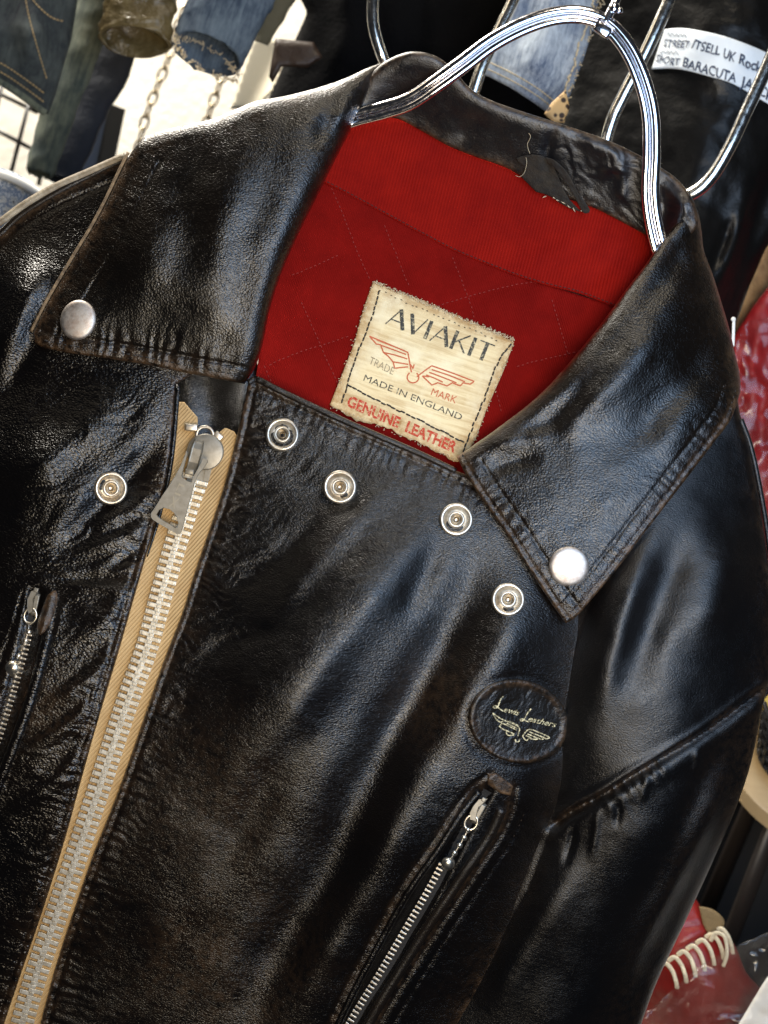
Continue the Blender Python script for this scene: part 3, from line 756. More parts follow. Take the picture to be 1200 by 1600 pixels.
# ---- red lining
lin_base = RBF([(540, 190, -92), (1020, 380, -86), (700, 230, -104), (860, 300, -104), (750, 450, -118), (620, 400, -110), (440, 470, -56), (420, 590, -36), (520, 640, -30), (620, 700, -26), (720, 745, -26), (850, 620, -60), (950, 500, -74), (640, 560, -66), (1050, 420, -70)])
YS = [(490, 280), (505, 285), (550, 308), (600, 335), (650, 362), (708, 392), (758, 413), (810, 433), (860, 448), (905, 459), (960, 480), (1010, 500)]
def H_yoke(x, y):
    h = lin_base(x, y) + 3 + 3.0*fbm(x, y, 90, 2, 81)
    h = h + ridge(x, y, [(930, 350), (880, 390), (800, 420)], 4, 16) + ridge(x, y, [(980, 380), (940, 430), (900, 455)], -5, 14) + ridge(x, y, [(560, 200), (620, 270), (640, 340)], -4, 20)
    return h
QL = [[(514, 285), (540, 345), (562, 402), (580, 440)], [(454, 431), (490, 416), (530, 398)], [(419, 571), (460, 553), (500, 540), (550, 524)], [(470, 470), (490, 515), (510, 560), (530, 605)],
      [(681, 479), (740, 461), (800, 446), (850, 438)], [(706, 400), (722, 440), (735, 475), (745, 512)], [(862, 467), (872, 500), (880, 530), (889, 556)], [(806, 573), (840, 564), (882, 554), (920, 545)], [(767, 579), (775, 610), (785, 650)], [(440, 640), (425, 600), (410, 565)], [(600, 350), (620, 400), (640, 450)]]
def H_quilt(x, y):
    h = lin_base(x, y) + 3.5*fbm(x, y, 80, 3, 83) + ridge(x, y, [(470, 330), (450, 430), (440, 560)], -8, 22) + ridge(x, y, [(870, 470), (850, 560), (800, 640)], -7, 22)
    g = np.zeros(np.shape(x))
    for q in QL: g = np.minimum(g, -3.2*np.exp(-(dist_line(x, y, q)[0]/9)))
    return h + g
panel('quilted_lining', np.vstack([smooth([(470, 260), (505, 280), (600, 332), (708, 388), (810, 430), (960, 478), (1030, 500)], 4), [(1000, 560), (900, 680), (800, 780), (640, 760), (480, 700), (412, 650), (400, 590), (420, 440)]]), H_quilt, M_quilt, jk, 4, 5, 2)
panel('lining_yoke', np.vstack([smooth(YS, 4), [(1070, 430), (1060, 360)], smooth([(1010, 358), (930, 316), (850, 290), (780, 250), (700, 220), (620, 180), (540, 170)], 4), [(480, 240)]]), H_yoke, M_yoke, jk, 3.5, 4, 3)
mb = MB()
for q in QL: stitches(mb, q, H_quilt, 1.6, 7.5, 4.2, 0.75, jit=0.3)
mb.build('quilt_stitching', M_pink, jk)
mb = MB(); stitches(mb, [(a, b-4) for a, b in YS], H_yoke, 0.3, 7, 5.4, 0.8); mb.build('yoke_stitching', simple('dark_red_thread', (0.05, 0.003, 0.003), 0.7), jk)

# ---- inner collar stand
st_base = RBF([(560, 190, -60), (606, 95, -14), (640, 82, 0), (700, 98, -2), (760, 150, -18), (880, 195, -26), (950, 218, -26), (1060, 285, -24), (1085, 320, -10), (640, 190, -84), (700, 228, -90), (790, 262, -92), (930, 325, -88), (1010, 370, -80), (1050, 370, -50), (830, 225, -54), (680, 150, -44)])
STT = [(560, 150), (575, 122), (600, 97), (640, 81), (678, 86), (706, 106), (735, 138), (766, 156), (810, 172), (860, 188), (905, 203), (950, 219), (1000, 243), (1040, 266), (1066, 288), (1086, 318), (1092, 350)]
def H_stand(x, y):
    h = st_base(x, y)
    d = dist_line(x, y, smooth(STT, 6))[0]
    h = h + 14*(np.sqrt(np.clip(1-(1-np.clip(d/26, 0, 1))**2, 0, 1))-1)
    h = h + ridge(x, y, [(870, 200), (855, 235), (860, 290)], -5, 9) + ridge(x, y, [(905, 212), (955, 240), (990, 262)], 6, 13) + ridge(x, y, [(930, 270), (960, 262), (985, 275)], 6, 12) + ridge(x, y, [(975, 250), (972, 290), (975, 330)], 5, 10)
    h = h + ridge(x, y, [(1030, 290), (1040, 330), (1020, 370)], -9, 12) + ridge(x, y, [(1062, 296), (1068, 330), (1050, 365)], 8, 12) + ridge(x, y, [(760, 170), (735, 200), (700, 222)], -5, 16)
    h = h + 1.8*fbm(x, y, 45, 3, 91) + 1.1*creases(x, y, 0.9, 60, 12, 93)*np.clip((x-820)/80, 0, 1)
    return h
st_out = np.vstack([smooth(STT, 6), [(1075, 372), (1040, 400)], smooth([(1010, 368), (970, 346), (930, 326), (890, 312), (850, 298), (820, 280), (790, 262), (745, 246), (700, 228), (650, 200), (610, 184), (540, 196)], 4), [(520, 200), (530, 180)]])
panel('collar_stand', st_out, H_stand, M_stand, jk, 2.8, 6, 4, w_edge(6))

# ---- torn hanger loop
HL = lambda x, y: H_stand(x, y)+6
lo = RBF([(810, 245, 2), (845, 242, 9), (880, 270, 12), (905, 305, 8), (860, 305, 7), (915, 331, 4), (880, 322, 6), (830, 275, 5)])
Hlp = lambda x, y: np.maximum(H_stand(x, y), lin_base(x, y)+4) + 3 + lo(x, y)*0.8 + 1.0*fbm(x, y, 16, 2, 5)
mb0 = panel('hanger_loop', [(806, 247), (818, 243), (832, 241), (848, 243), (856, 250), (866, 262), (873, 278), (880, 295), (890, 312), (903, 326), (908, 331), (893, 327), (876, 318), (862, 308), (850, 303), (838, 300), (826, 288), (814, 276), (822, 262), (812, 256)], Hlp, M_loop, jk, 2.2, 2.5, 1)
panel('hanger_loop', smooth([(852, 245), (866, 250), (882, 264), (894, 282), (904, 302), (922, 328), (912, 333), (903, 318), (893, 300), (880, 280), (868, 264), (856, 254)], 3), lambda x, y: Hlp(x, y)+7, M_loop, jk, 2.0, 2.5, 1)
mb = MB()
for i in range(7):
    t = i/6; x = 852+t*52+rng.normal(0, 1.5); y = 304+t*24+rng.normal(0, 1.5); a = rng.uniform(0, 3.1); l = rng.uniform(3, 8)
    mb.tube([(x, y, Hlp(np.array([x]), np.array([y]))[0]+2), (x+l*0.5*math.cos(a), y+l*0.5*math.sin(a), Hlp(np.array([x]), np.array([y]))[0]+5), (x+l*math.cos(a)+1, y+l*math.sin(a), Hlp(np.array([x]), np.array([y]))[0]+2)], 0.7, 5)
for a_ in ([(828, 240), (824, 226), (829, 214), (826, 208)], [(806, 274), (812, 276), (819, 270), (823, 256), (822, 246)]):
    mb.tube([(p[0], p[1], float(Hlp(np.array([p[0]]), np.array([p[1]]))[0])+2) for p in smooth(a_, 5)], 0.35, 5)
mb.build('frayed_threads', M_fray, jk)

# ---- collar leaves
lc_base = RBF([(548, 205, 0), (575, 150, -6), (600, 100, -24), (520, 250, 30), (490, 310, 46), (455, 385, 54), (430, 440, 58), (412, 500, 52), (400, 560, 42), (378, 596, 30), (55, 530, 20), (120, 500, 36), (200, 568, 30), (290, 585, 36), (300, 350, 66), (200, 400, 50), (400, 300, 66), (320, 470, 62), (440, 220, 50),
    (225, 222, 26), (330, 188, 38), (410, 160, 32), (500, 138, 2), (150, 350, 22), (100, 435, 16), (240, 480, 46), (530, 180, 30)], bulge=True)
LROLL = [(604, 95), (578, 140), (552, 195), (524, 250), (494, 310), (462, 375), (436, 437), (420, 490), (410, 540), (398, 575), (382, 600)]
LBOT = [(382, 600), (340, 592), (292, 583), (250, 574), (205, 566), (160, 559), (110, 552), (66, 543)]
LTIP = [(66, 543), (54, 534), (52, 520)]
LLEFT = [(52, 520), (72, 480), (98, 435), (122, 395), (148, 352), (170, 310), (190, 268), (204, 240), (224, 214)]
LTOP = [(224, 214), (262, 202), (300, 193), (332, 186), (370, 170), (400, 158), (450, 149), (500, 136), (540, 122), (575, 106), (604, 95)]
def H_lcol(x, y):
    h = lc_base(x, y)
    d = dist_line(x, y, smooth(LROLL, 5))[0]; R = 30.0
    h = h + 1.0*R*(np.sqrt(np.clip(1-(1-np.clip(d/R, 0, 1))**2, 0, 1))-1)
    d2 = dist_line(x, y, smooth(LTOP, 5))[0]
    h = h + 13*(np.sqrt(np.clip(1-(1-np.clip(d2/20, 0, 1))**2, 0, 1))-1)
    h = h + ridge(x, y, [(230, 260), (240, 340), (235, 430), (250, 520)], 8, 44) + ridge(x, y, [(300, 230), (290, 330), (300, 450)], -5, 34) + ridge(x, y, [(350, 220), (360, 320), (330, 440), (300, 520)], 6, 40) + ridge(x, y, [(520, 170), (470, 260), (420, 360), (390, 470)], 5, 34) + ridge(x, y, [(440, 220), (410, 310), (380, 420), (360, 520)], -6, 34) + ridge(x, y, [(540, 135), (510, 190), (490, 240)], -7, 16)
    h = h + 3.2*fbm(x, y, 85, 2, 101) + 0.45*fbm(x, y, 26, 2, 103)
    h = h + groove(x, y, [(a, b-26) for a, b in LBOT], 3.2, 3) + pucker(x, y, [(a, b-22) for a, b in LBOT], 2.6, 21, 26, 21)
    h = h + groove(x, y, [(a+46, b+12) for a, b in LLEFT[:-1]], 3.0, 4) + pucker(x, y, [(a+26, b+8) for a, b in LLEFT], 1.0, 12, 18, 22)
    h = h + groove(x, y, [(a+15, b+6) for a, b in LLEFT[1:-1]], 1.6, 4)
    return h
def w_lcol(x, y, d):
    w_ = w_edge(7)(x, y, d)
    w_ = w_ + 0.4*np.exp(-(dist_line(x, y, [(a, b-10) for a, b in LBOT])[0]/14)**2)*(0.6+fbm(x, y, 20, 2, 5))
    return np.clip(w_*(1-0.85*np.exp(-(dist_line(x, y, LROLL)[0]/20)**2)), 0, 1)
panel('collar_leaf', poly_path([LROLL, LBOT, LTIP, LLEFT, LTOP], 6), H_lcol, M_collar, jk, 2.6, 12, 6, w_lcol)
mb = MB(); P = smooth(LLEFT[:-1], 6); mb.tube(np.column_stack([P[:, 0]-3.5, P[:, 1]-2, H_lcol(P[:, 0]+5, P[:, 1]+2)-14]), 2.6, 6)
mb.build('raw_edge', M_rawedge, jk)

rc_base = RBF([(1072, 330, 0), (1035, 375, 10), (1000, 420, 26), (980, 450, 34), (930, 520, 48), (860, 600, 54), (800, 650, 48), (740, 690, 42), (712, 715, 36), (900, 650, 64), (850, 800, 60), (885, 965, 46), (780, 790, 52),
    (1094, 370, -30), (1120, 450, -30), (1145, 530, -20), (1155, 600, 2), (1150, 640, 20), (1060, 600, 56), (1000, 780, 66), (1080, 730, 52), (1060, 470, 28), (960, 860, 60), (1090, 300, -20), (900, 900, 58)], bulge=True)
RROLL = [(1078, 322), (1056, 350), (1034, 376), (1008, 414), (980, 450), (955, 485), (928, 520), (895, 560), (860, 600), (828, 630), (796, 655), (768, 676), (742, 694), (714, 714)]
RIN = [(714, 714), (726, 738), (745, 768), (768, 802), (795, 840), (820, 880), (848, 922), (868, 952), (884, 974)]
ROUT = [(884, 974), (902, 962), (930, 930), (962, 892), (1000, 842), (1040, 790), (1080, 738), (1115, 692), (1142, 655), (1157, 612)]
RSIL = [(1157, 612), (1156, 585), (1148, 550), (1140, 515), (1128, 475), (1114, 430), (1100, 392), (1096, 360), (1090, 330), (1078, 322)]
def H_rcol(x, y):
    h = rc_base(x, y)
    d = dist_line(x, y, smooth(RROLL, 5))[0]; R = 26.0
    h = h + R*(np.sqrt(np.clip(1-(1-np.clip(d/R, 0, 1))**2, 0, 1))-1)
    d2 = dist_line(x, y, smooth(RSIL, 5))[0]
    h = h + 22*(np.sqrt(np.clip(1-(1-np.clip(d2/34, 0, 1))**2, 0, 1))-1)
    h = h + ridge(x, y, [(1080, 350), (1040, 430), (990, 490)], -8, 22) + ridge(x, y, [(1060, 460), (1010, 540), (930, 620), (850, 680)], 16, 30, back=40) + ridge(x, y, [(960, 560), (880, 640), (800, 700), (740, 725)], -8, 18)
    h = h + ridge(x, y, [(760, 700), (810, 690), (870, 670)], 9, 14) + ridge(x, y, [(745, 745), (800, 722), (850, 715)], -6, 12)
    h = h + ridge(x, y, [(1110, 480), (1080, 580), (1010, 660), (920, 720)], -13, 34) + ridge(x, y, [(1120, 560), (1080, 640), (1000, 720)], 8, 30)
    h = h + 3.0*fbm(x, y, 80, 2, 111) + 0.45*fbm(x, y, 24, 2, 113)
    for k, am in ((9, 2.6), (31, 2.6)):
        n_in = [(a+k*0.86, b-k*0.55) for a, b in RIN]; n_out = [(a-k*0.75, b-k*0.62) for a, b in ROUT]
        h = h + groove(x, y, n_in[(1 if k > 20 else 0):], am, 2.6) + groove(x, y, n_out, am, 2.6)
    h = h + pucker(x, y, [(a+18, b-12) for a, b in RIN], 1.9, 19, 20, 24) + pucker(x, y, [(a-15, b-12) for a, b in ROUT], 1.7, 17, 20, 25)
    return h
def w_rcol(x, y, d):
    w_ = w_edge(6)(x, y, d)
    for k_, s_ in ((1, [(a+9*0.86, b-9*0.55) for a, b in RIN]), (1, [(a-9*0.75, b-9*0.62) for a, b in ROUT])): w_ = w_ + 0.4*np.exp(-(dist_line(x, y, s_)[0]/7)**2)*(0.6+fbm(x, y, 18, 2, 5))
    return np.clip(w_, 0, 1)
panel('collar_leaf', poly_path([RROLL, RIN, ROUT, RSIL], 6), H_rcol, M_collar, jk, 2.6, 12, 6, w_rcol)

# ---- stitching rows
def row(name, *a_, **k_): stitch_row(name, jk, *a_, **k_)
for pts_, h_, l_, r_ in (([(a, b-26) for a, b in LBOT], -1.6, 7, 1.4), ([(a+46, b+12) for a, b in LLEFT[:-1]], -1.6, 7, 1.4), ([(a, b-12) for a, b in LBOT], 0, 7, 1.2)):
    row('collar_stitching', M_thread, pts_, H_lcol, h_, 10, l_, r_)
for k in (9, 31):
    n_in = [(a+k*0.86, b-k*0.55) for a, b in RIN][(1 if k > 20 else 0):]; n_out = [(a-k*0.75, b-k*0.62) for a, b in ROUT]
    if k > 20: n_in = n_in[:-1]; n_out = n_out[1:]
    row('collar_stitching', M_thread, n_in, H_rcol, -1.2, 9.5, 6.6, 1.4); row('collar_stitching', M_thread, n_out, H_rcol, -1.2, 9.5, 6.6, 1.4)
for pts_, h_ in (([(a+11, b+2) for a, b in ZR], -1.6), ([(a, b+15) for a, b in CT], -1.4), ([(a-4, b-4) for a, b in POCKL], -2.4), ([(a+24, b+6) for a, b in POCKR[1:]], -1.2)):
    row('chest_stitching', M_bthread, pts_, H_chest, h_, 9, 6, 1.3)
for pts_ in ([(a-13, b) for a, b in ZL[3:]], [(92, 935), (78, 1000), (60, 1070), (36, 1150), (10, 1230)]): row('side_stitching', M_bthread, pts_, H_left, -1.1, 9, 6, 1.35)

# ---- piped edge of the left panel above the tape, facing behind, rolled top edge of the chest
mb = MB(); P = smooth(ZL[:5], 6); mb.tube(np.column_stack([P[:, 0]+2, P[:, 1], H_left(P[:, 0]-8, P[:, 1])-1]), [4, 4, 4, 3, 1], 8); mb.build('edge_binding', M_left, jk)
facing_base = RBF([(270, 590, -50), (400, 590, -50), (350, 700, -42), (270, 750, -40)], bulge=True)
panel('inner_facing', [(255, 560), (400, 560), (415, 620), (400, 760), (240, 790)], lambda x, y: facing_base(x, y) + 5*np.sin((x-y*0.05)*0.075+1)+1.5*fbm(x, y, 30, 2, 9), leather('facing_leather', 0.2, 0.7, 0.3), jk, 4, 4, 2)
mb = MB(); P = smooth(CT[:8], 6); hh = H_chest(P[:, 0], P[:, 1]+6)
mb.tube(np.column_stack([P[:, 0], P[:, 1]+1, hh-1.5]), [4.5, 5.5, 5.5, 5, 5, 4.5], 8); mb.build('rolled_edge', M_trim, jk)

# ---- main zip
ZH = RBF([(318, 640, -8), (290, 800, -4), (240, 980, 0), (180, 1160, 0), (100, 1400, 0), (30, 1620, -2)], bulge=True)
def H_tape(x, y):
    d = dist_line(x, y, smooth(ZC, 4))[0]
    return ZH(x, y) + 3.4*fbm(x, y, 70, 2, 7) + 3.0*np.exp(-(d/16)**2) + 3*np.clip((d-20)/20, 0, 1)
tp_l = [(296, 626), (292, 640), (304, 652), (311, 662), (308, 680), (310, 700)]
tape_out = np.vstack([[(278, 628), (288, 628), (298, 640), (309, 652), (309, 664), (306, 690), (312, 720), (326, 720), (336, 690), (342, 676), (352, 668), (366, 674), (372, 684)], smooth([(a+16, b) for a, b in ZR[3:]], 4), smooth([(a-14, b) for a, b in ZL], 4)[::-1]])
zp = panel('front_zip', tape_out, H_tape, M_tape, jk, 3, 3, 1)
def path_sample(pts, pitch, s0=0):
    P = smooth(pts, 10); seg = np.linalg.norm(np.diff(P, axis=0), axis=1); cs = np.concatenate([[0], np.cumsum(seg)])
    ss = np.arange(s0, cs[-1], pitch)
    X = np.stack([np.interp(ss, cs, P[:, 0]), np.interp(ss, cs, P[:, 1])], 1); e = 4.0
    X2 = np.stack([np.interp(ss+e, cs, P[:, 0]), np.interp(ss+e, cs, P[:, 1])], 1); X1 = np.stack([np.interp(ss-e, cs, P[:, 0]), np.interp(ss-e, cs, P[:, 1])], 1)
    T = X2-X1; T /= np.linalg.norm(T, axis=1)[:, None]
    return X, T
mb = MB(); pitch = 11.6
for side in (-1, 1):
    X, T = path_sample(ZC, pitch, 0 if side < 0 else pitch/2)
    for (x, y), (tx, ty) in zip(X, T):
        if y < 742 : continue
        nx, ny = ty, -tx       # to the right
        spread = 6*max(0, (790-y)/60) if side > 0 else 3*max(0, (790-y)/60)
        a = math.atan2(ny, nx); z = float(H_tape(np.array([x]), np.array([y]))[0])
        o_ = side*(6.5+spread); c = (x+nx*o_, y+ny*o_, z+3.6+rng.normal(0, 0.15))
        mb.box(c, (19, 7.6, 6.8), a+rng.normal(0, 0.03), 0.9)
        o_ = side*(15.2+spread); mb.box((x+nx*o_, y+ny*o_, z+2.8), (6, 8.2, 6.4), a, 0.85)      # clamp round the tape cord
        o_ = side*(-1.2+spread); mb.box((x+nx*o_, y+ny*o_, z+4.4), (8.5, 7.0, 7.2), a, 0.85)
mb.build('zip_teeth', M_teeth, zp, smooth_shade=False, bevel=0.9)
# slider
zs = (317, 700); za = math.atan2(105, -28)   # direction down the tape
Hs = 12.0 + float(G(0, 705))
mb = MB()
out = []
for i in range(40):
    a = 2*math.pi*i/40; r = 29*(1 - 0.13*max(0, math.sin(a))**2)
    out.append((zs[0] + 4 + r*math.cos(a)*1.0, zs[1]+6 + r*math.sin(a)*0.98))
mb.prism(out, Hs-4, Hs); mb.lathe((zs[0]+4, zs[1]+6, Hs), [(28.5, 0), (27, 1.8), (20, 3), (0, 3.4)], 36)
mb.prism([(300, 716), (328, 722), (323, 762), (290, 756)], Hs-9, Hs-3)
mb.prism([(322, 724), (332, 726), (326, 752), (318, 752)], Hs-8, Hs-1)
mb.build('zip_slider', M_zinc, zp, bevel=1.2, auto=40)
# loop bridge on the slider
mb = MB()
V = []
prof = [(0, 0), (3, 10), (14, 14), (36, 13), (50, 8), (54, 0)]
bx0, by0 = 312, 688; dx, dy = math.cos(za), math.sin(za); ex_, ey_ = -dy, dx
for s_, z_ in prof:
    for k_ in (-8.5, 8.5):
        V.append((bx0+dx*s_+ex_*k_*(1 if s_ > 5 else 0.85), by0+dy*s_+ey_*k_*(1 if s_ > 5 else 0.85), Hs+2+z_))
F = [(2*i, 2*i+1, 2*i+3, 2*i+2) for i in range(len(prof)-1)] + [tuple(2*i for i in range(len(prof)))[::-1], tuple(2*i+1 for i in range(len(prof))), (0, 1, 11, 10)[::-1]]
mb.add(V, F); mb.build('slider_bridge', M_zinc, zp, smooth_shade=False, bevel=2.2)
# end stops
mb = MB(); mb.box((299, 668, Hs-7), (22, 12, 11), 0.06, 0.8); mb.box((341, 682, Hs-6), (16, 12, 12), 0.7, 0.8); mb.ring((320, 680, Hs-7), 13, 3, 24, 8)
mb.build('zip_end_stop', M_nickel, zp, bevel=1.5)
# pull tab, traced: yoke at top, hole near the foot
def tp(x, y): return (200+x/5.333, 600+y/5.333)
outl = [tp(*p) for p in [(487, 560), (470, 600), (440, 680), (395, 760), (340, 850), (290, 930), (235, 1010), (190, 1080), (188, 1105), (205, 1130), (260, 1165), (330, 1205), (405, 1245), (428, 1248), (446, 1232), (470, 1150), (500, 1030), (530, 920), (556, 820), (590, 750), (640, 690), (664, 650), (655, 628), (625, 622), (610, 650), (575, 715), (548, 775), (530, 815), (495, 808), (460, 785), (448, 765), (465, 700), (488, 620), (498, 575)]]
hole = [tp(*p) for p in [(240, 1085), (262, 1050), (300, 1032), (350, 1040), (385, 1070), (408, 1110), (424, 1160), (412, 1190), (395, 1196), (340, 1160), (285, 1130), (250, 1108)]]
def ptH(x, y):
    s_ = ((x-312)*dx + (y-722)*dy)
    return np.asarray(Hs+34 + np.clip(s_, -20, 200)*0.04)
mb = MB(); mb.prism(outl, 0, 4.2, [hole], hf=ptH)
V = mb.v; ptab = mb.build('zip_pull', M_zinc, zp, bevel=1.3, smooth_shade=True, auto=35)
mb = MB()
u_ = np.array([dx, dy]); base = np.array([278, 757.0]); hfp = lambda x, y: ptH(x, y)+4.2
text_on(mb, 'LIX', base+np.array([2, -2]), base+u_*36+np.array([-6, 2]), 10, (1, 0.42), hfp, 0.5, 0.0)
mb.build('pull_lettering', simple('pressed_zinc', (0.30, 0.28, 0.23), 0.4, 0.8), zp)
# tiny hook in the pull fork
mb = MB(); mb.box((296, 737, Hs+8), (14, 9, 6), 0.15); mb.build('pull_pin', M_zinc, zp, bevel=1)

# ---- press studs
def nrm(hf, x, y):
    e = 6; f = S1(hf); return -(f(x+e, y)-f(x-e, y))/(2*e), -(f(x, y+e)-f(x, y-e))/(2*e), f(x, y)
def socket(x, y, hf, R=27.5):
    nx, ny, z = nrm(hf, x, y); nx *= 0.35; ny *= 0.35; k = R/27.5
    aa = np.linspace(0, 6.28, 24); z = float(np.max(hf(x+R*0.9*np.cos(aa), y+R*0.9*np.sin(aa)) + nx*R*0.9*np.cos(aa) + ny*R*0.9*np.sin(aa)))-1.0
    mb = MB(); mb.lathe((x, y, z+1), [(R, -2), (R+0.3, 1.0), (R-1.5, 3.4), (R-4*k, 4.0), (R-6.5*k, 2.0), (R-9*k, -3.0), (14.5*k, -4.5)], 40, nx, ny)
    o = mb.build('snap_socket', M_nickel, jk)
    mb = MB(); mb.lathe((x, y, z+1), [(14.5*k, -4.5), (13.8*k, 2.5), (12.5*k, 4.4), (10.5*k, 4.6), (9.0*k, 2.6), (8.2*k, -3)], 32, nx, ny); mb.build('snap_post', M_nickel, o)
    mb = MB(); mb.lathe((x, y, z+1), [(10.4*k, -3.0), (8.0*k, -2.6), (6.2*k, 0.6), (5.2*k, 1.0), (4.4*k, -1.5), (0.2, -4.4)], 28, nx, ny); mb.build('snap_core', M_brass, o)
for x, y, hf in ((173, 763, H_left), (441, 679, H_chest), (531, 761, H_chest), (713, 812, H_chest), (794, 937, H_chest)): socket(x, y, hf, 26)
def capstud(x, y, hf, R, ex, ang):
    nx, ny, z = nrm(hf, x, y); mb = MB()
    mb.lathe((x, y, z+1), [(R, -3), (R+0.6, 0), (R, 2.5), (R-2, 4.6), (R-6, 5.8), (R*0.5, 7.0), (R*0.2, 7.4), (0.1, 7.5)], 44, 0, 0, ex, ang)
    return mb.build('snap_cap', M_cap, jk)
capstud(122, 500, H_lcol, 31, 0.88, 0.25); capstud(889, 885, H_rcol, 31, 1.0, 0)

# ---- woven neck label
LTL, LTR, LBL, LBR = map(np.array, ((584.0, 441.0), (804.0, 533.0), (519.0, 636.0), (728.0, 724.0)))
def lab(a, b): return (LTL*(1-a)+LTR*a)*(1-b) + (LBL*(1-a)+LBR*a)*b
H_lab = lambda x, y: H_quilt(x, y)*0 + lin_base(x, y) + 7 + 1.6*np.sin((x*0.2+y*0.93)*0.10) + 1.2*fbm(x, y, 40, 2, 15) + 10*np.exp(-(((y-(700+(x-560)*0.18))/34)**2))*0.3
edge_pts = []
for i in range(40): a = i/39; p = lab(a, 0); edge_pts.append((p[0]+rng.normal(0, 0.9), p[1]+2.5*math.sin(a*3.1)*-1+rng.normal(0, 1.2)))
edge_pts += [tuple(lab(1.0, 0.03)), tuple(lab(1.005, 0.25)), tuple(lab(0.995, 0.55)), tuple(lab(1.0, 0.8)), tuple(lab(0.985, 0.9))]
for i in range(34): a = 1-i/33; p = lab(0.97*a, 1); edge_pts.append((p[0]+rng.normal(0, 1.8), p[1]+6*math.sin(a*9)*0.4+rng.normal(0, 2.2)))
edge_pts += [tuple(lab(-0.01, 0.8)), tuple(lab(0.005, 0.5)), tuple(lab(-0.01, 0.2))]
def w_lab(x, y, d): return np.clip(1.1*np.exp(-(d/16)**1.3) + 0.85*np.clip((y-(596+(x-520)*0.40))/22, 0, 1), 0, 1)
lb = panel('neck_label', edge_pts, H_lab, M_label, jk, 2.6, 2.5, 1.5, w_lab)
mb = MB()
for e0, e1, n_, sc in ((lab(0, -0.005), lab(1, -0.005), 380, 3.0), (lab(0, 0), lab(-0.005, .95), 60, 2.4), (lab(1, 0), lab(0.995, .85), 60, 2.4), (lab(0, 1), lab(.95, 1), 60, 2.8)):
    for i in range(n_):
        p = e0 + (e1-e0)*rng.random() + rng.normal(0, 1.6, 2); a = rng.uniform(0, 6.28); l = rng.uniform(1.5, sc); z = float(H_lab(p[:1], p[1:])[0])
        q = p + l*np.array([math.cos(a), math.sin(a)])
        mb.tube([(p[0], p[1], z), ((p[0]+q[0])/2+rng.normal(0, 0.8), (p[1]+q[1])/2, z+rng.uniform(0.8, 2.5)), (q[0], q[1], z+rng.uniform(-1, 1))], 0.55, 4)
mb.build('frayed_edge', M_fray, lb)
mb = MB()
stitches(mb, [tuple(lab(0.055, 0.04)), tuple(lab(0.06, 0.3)), tuple(lab(0.045, 0.6)), tuple(lab(0.055, 0.97))], H_lab, 0.9, 8.5, 8.2, 1.35, jit=0.5)
stitches(mb, [tuple(lab(0.985, 0.03)), tuple(lab(0.95, 0.2)), tuple(lab(0.955, 0.5)), tuple(lab(0.95, 0.96))], H_lab, 0.9, 8.5, 8.2, 1.35, jit=0.5)
stitches(mb, [tuple(lab(0.05, 0.80)), tuple(lab(0.3, 0.82)), tuple(lab(0.6, 0.835)), tuple(lab(0.97, 0.86))], H_lab, 0.9, 8.5, 8.2, 1.35, jit=0.6)
stitches(mb, [tuple(lab(0.04, 0.035)), tuple(lab(0.4, 0.05)), tuple(lab(0.9, 0.045))], H_lab, 0.5, 9, 3, 0.7, jit=0.8)
mb.build('label_stitching', M_thread, lb)
def c3(x, y): return np.array([400+x/2.4, 400+y/2.4])
# large name, thick and thin strokes
mb = MB()
glyph = {'A': (.86, [((.02, 0), (.44, 1), .07), ((.42, 1), (.80, 0), .21), ((.17, .34), (.66, .34), .07)]), 'V': (.80, [((.06, 1), (.42, 0), .21), ((.40, 0), (.78, 1), .07)]),
         'I': (.36, [((.16, 0), (.16, 1), .20)]), 'K': (.80, [((.13, 0), (.13, 1), .20), ((.2, .42), (.72, 1), .08), ((.34, .55), (.74, 0), .10)]), 'T': (.66, [((.36, 0), (.36, .95), .20), ((.02, .96), (.70, .96), .07)])}
tot = sum(glyph[c][0] for c in 'AVIAKIT')
A0 = c3(484, 254); A1 = c3(868, 400); ub = (A1-A0)/np.linalg.norm(A1-A0); up = np.array([ub[1], -ub[0]])*1.0; up = up + ub*0.02
Ltot = np.linalg.norm(A1-A0); cap = 30.0; pos_ = 0
for c in 'AVIAKIT':
    w0, st = glyph[c]
    for (p, q, th) in st:
        a = A0 + ub*(pos_+p[0])*Ltot/tot + up*p[1]*cap; b = A0 + ub*(pos_+q[0])*Ltot/tot + up*q[1]*cap
        pts = [a+(b-a)*t for t in np.linspace(0, 1, 6)]
        mb.strip(pts, th*cap*0.95, 0.55, S1(H_lab), thick=0.4)
    pos_ += w0
mb.build('label_title', M_inkblack, lb, smooth_shade=False)
mb = MB(); text_on(mb, 'MADE IN ENGLAND', c3(402, 466), c3(768, 616), 10.2, (0.37, -1), H_lab, 0.55); mb.build('label_lettering', M_inkblack, lb, smooth_shade=False)
mb = MB(); text_on(mb, 'TRADE', c3(422, 402), c3(512, 446), 12, (0.37, -1), H_lab, 0.55, 0.0); mb.build('label_lettering', M_inkgrey, lb, smooth_shade=False)
mb = MB(); text_on(mb, 'MARK', c3(655, 520), c3(748, 553), 11.5, (0.37, -1), H_lab, 0.55, 0.0); mb.build('label_lettering', M_inkpale, lb, smooth_shade=False)
mb = MB(); text_on(mb, 'GENUINE  LEATHER', c3(338, 560), c3(745, 738), 17, (0.37, -1), H_lab, 0.6, 0.035); mb.build('label_lettering', M_inkred, lb, smooth_shade=False)
def c7(x, y): return (500+x/3.75, 420+y/3.75)
mb = MB(); hl = S1(H_lab)
wl = [(290, 395), (400, 440), (515, 490), (525, 545), (532, 590), (537, 606)]
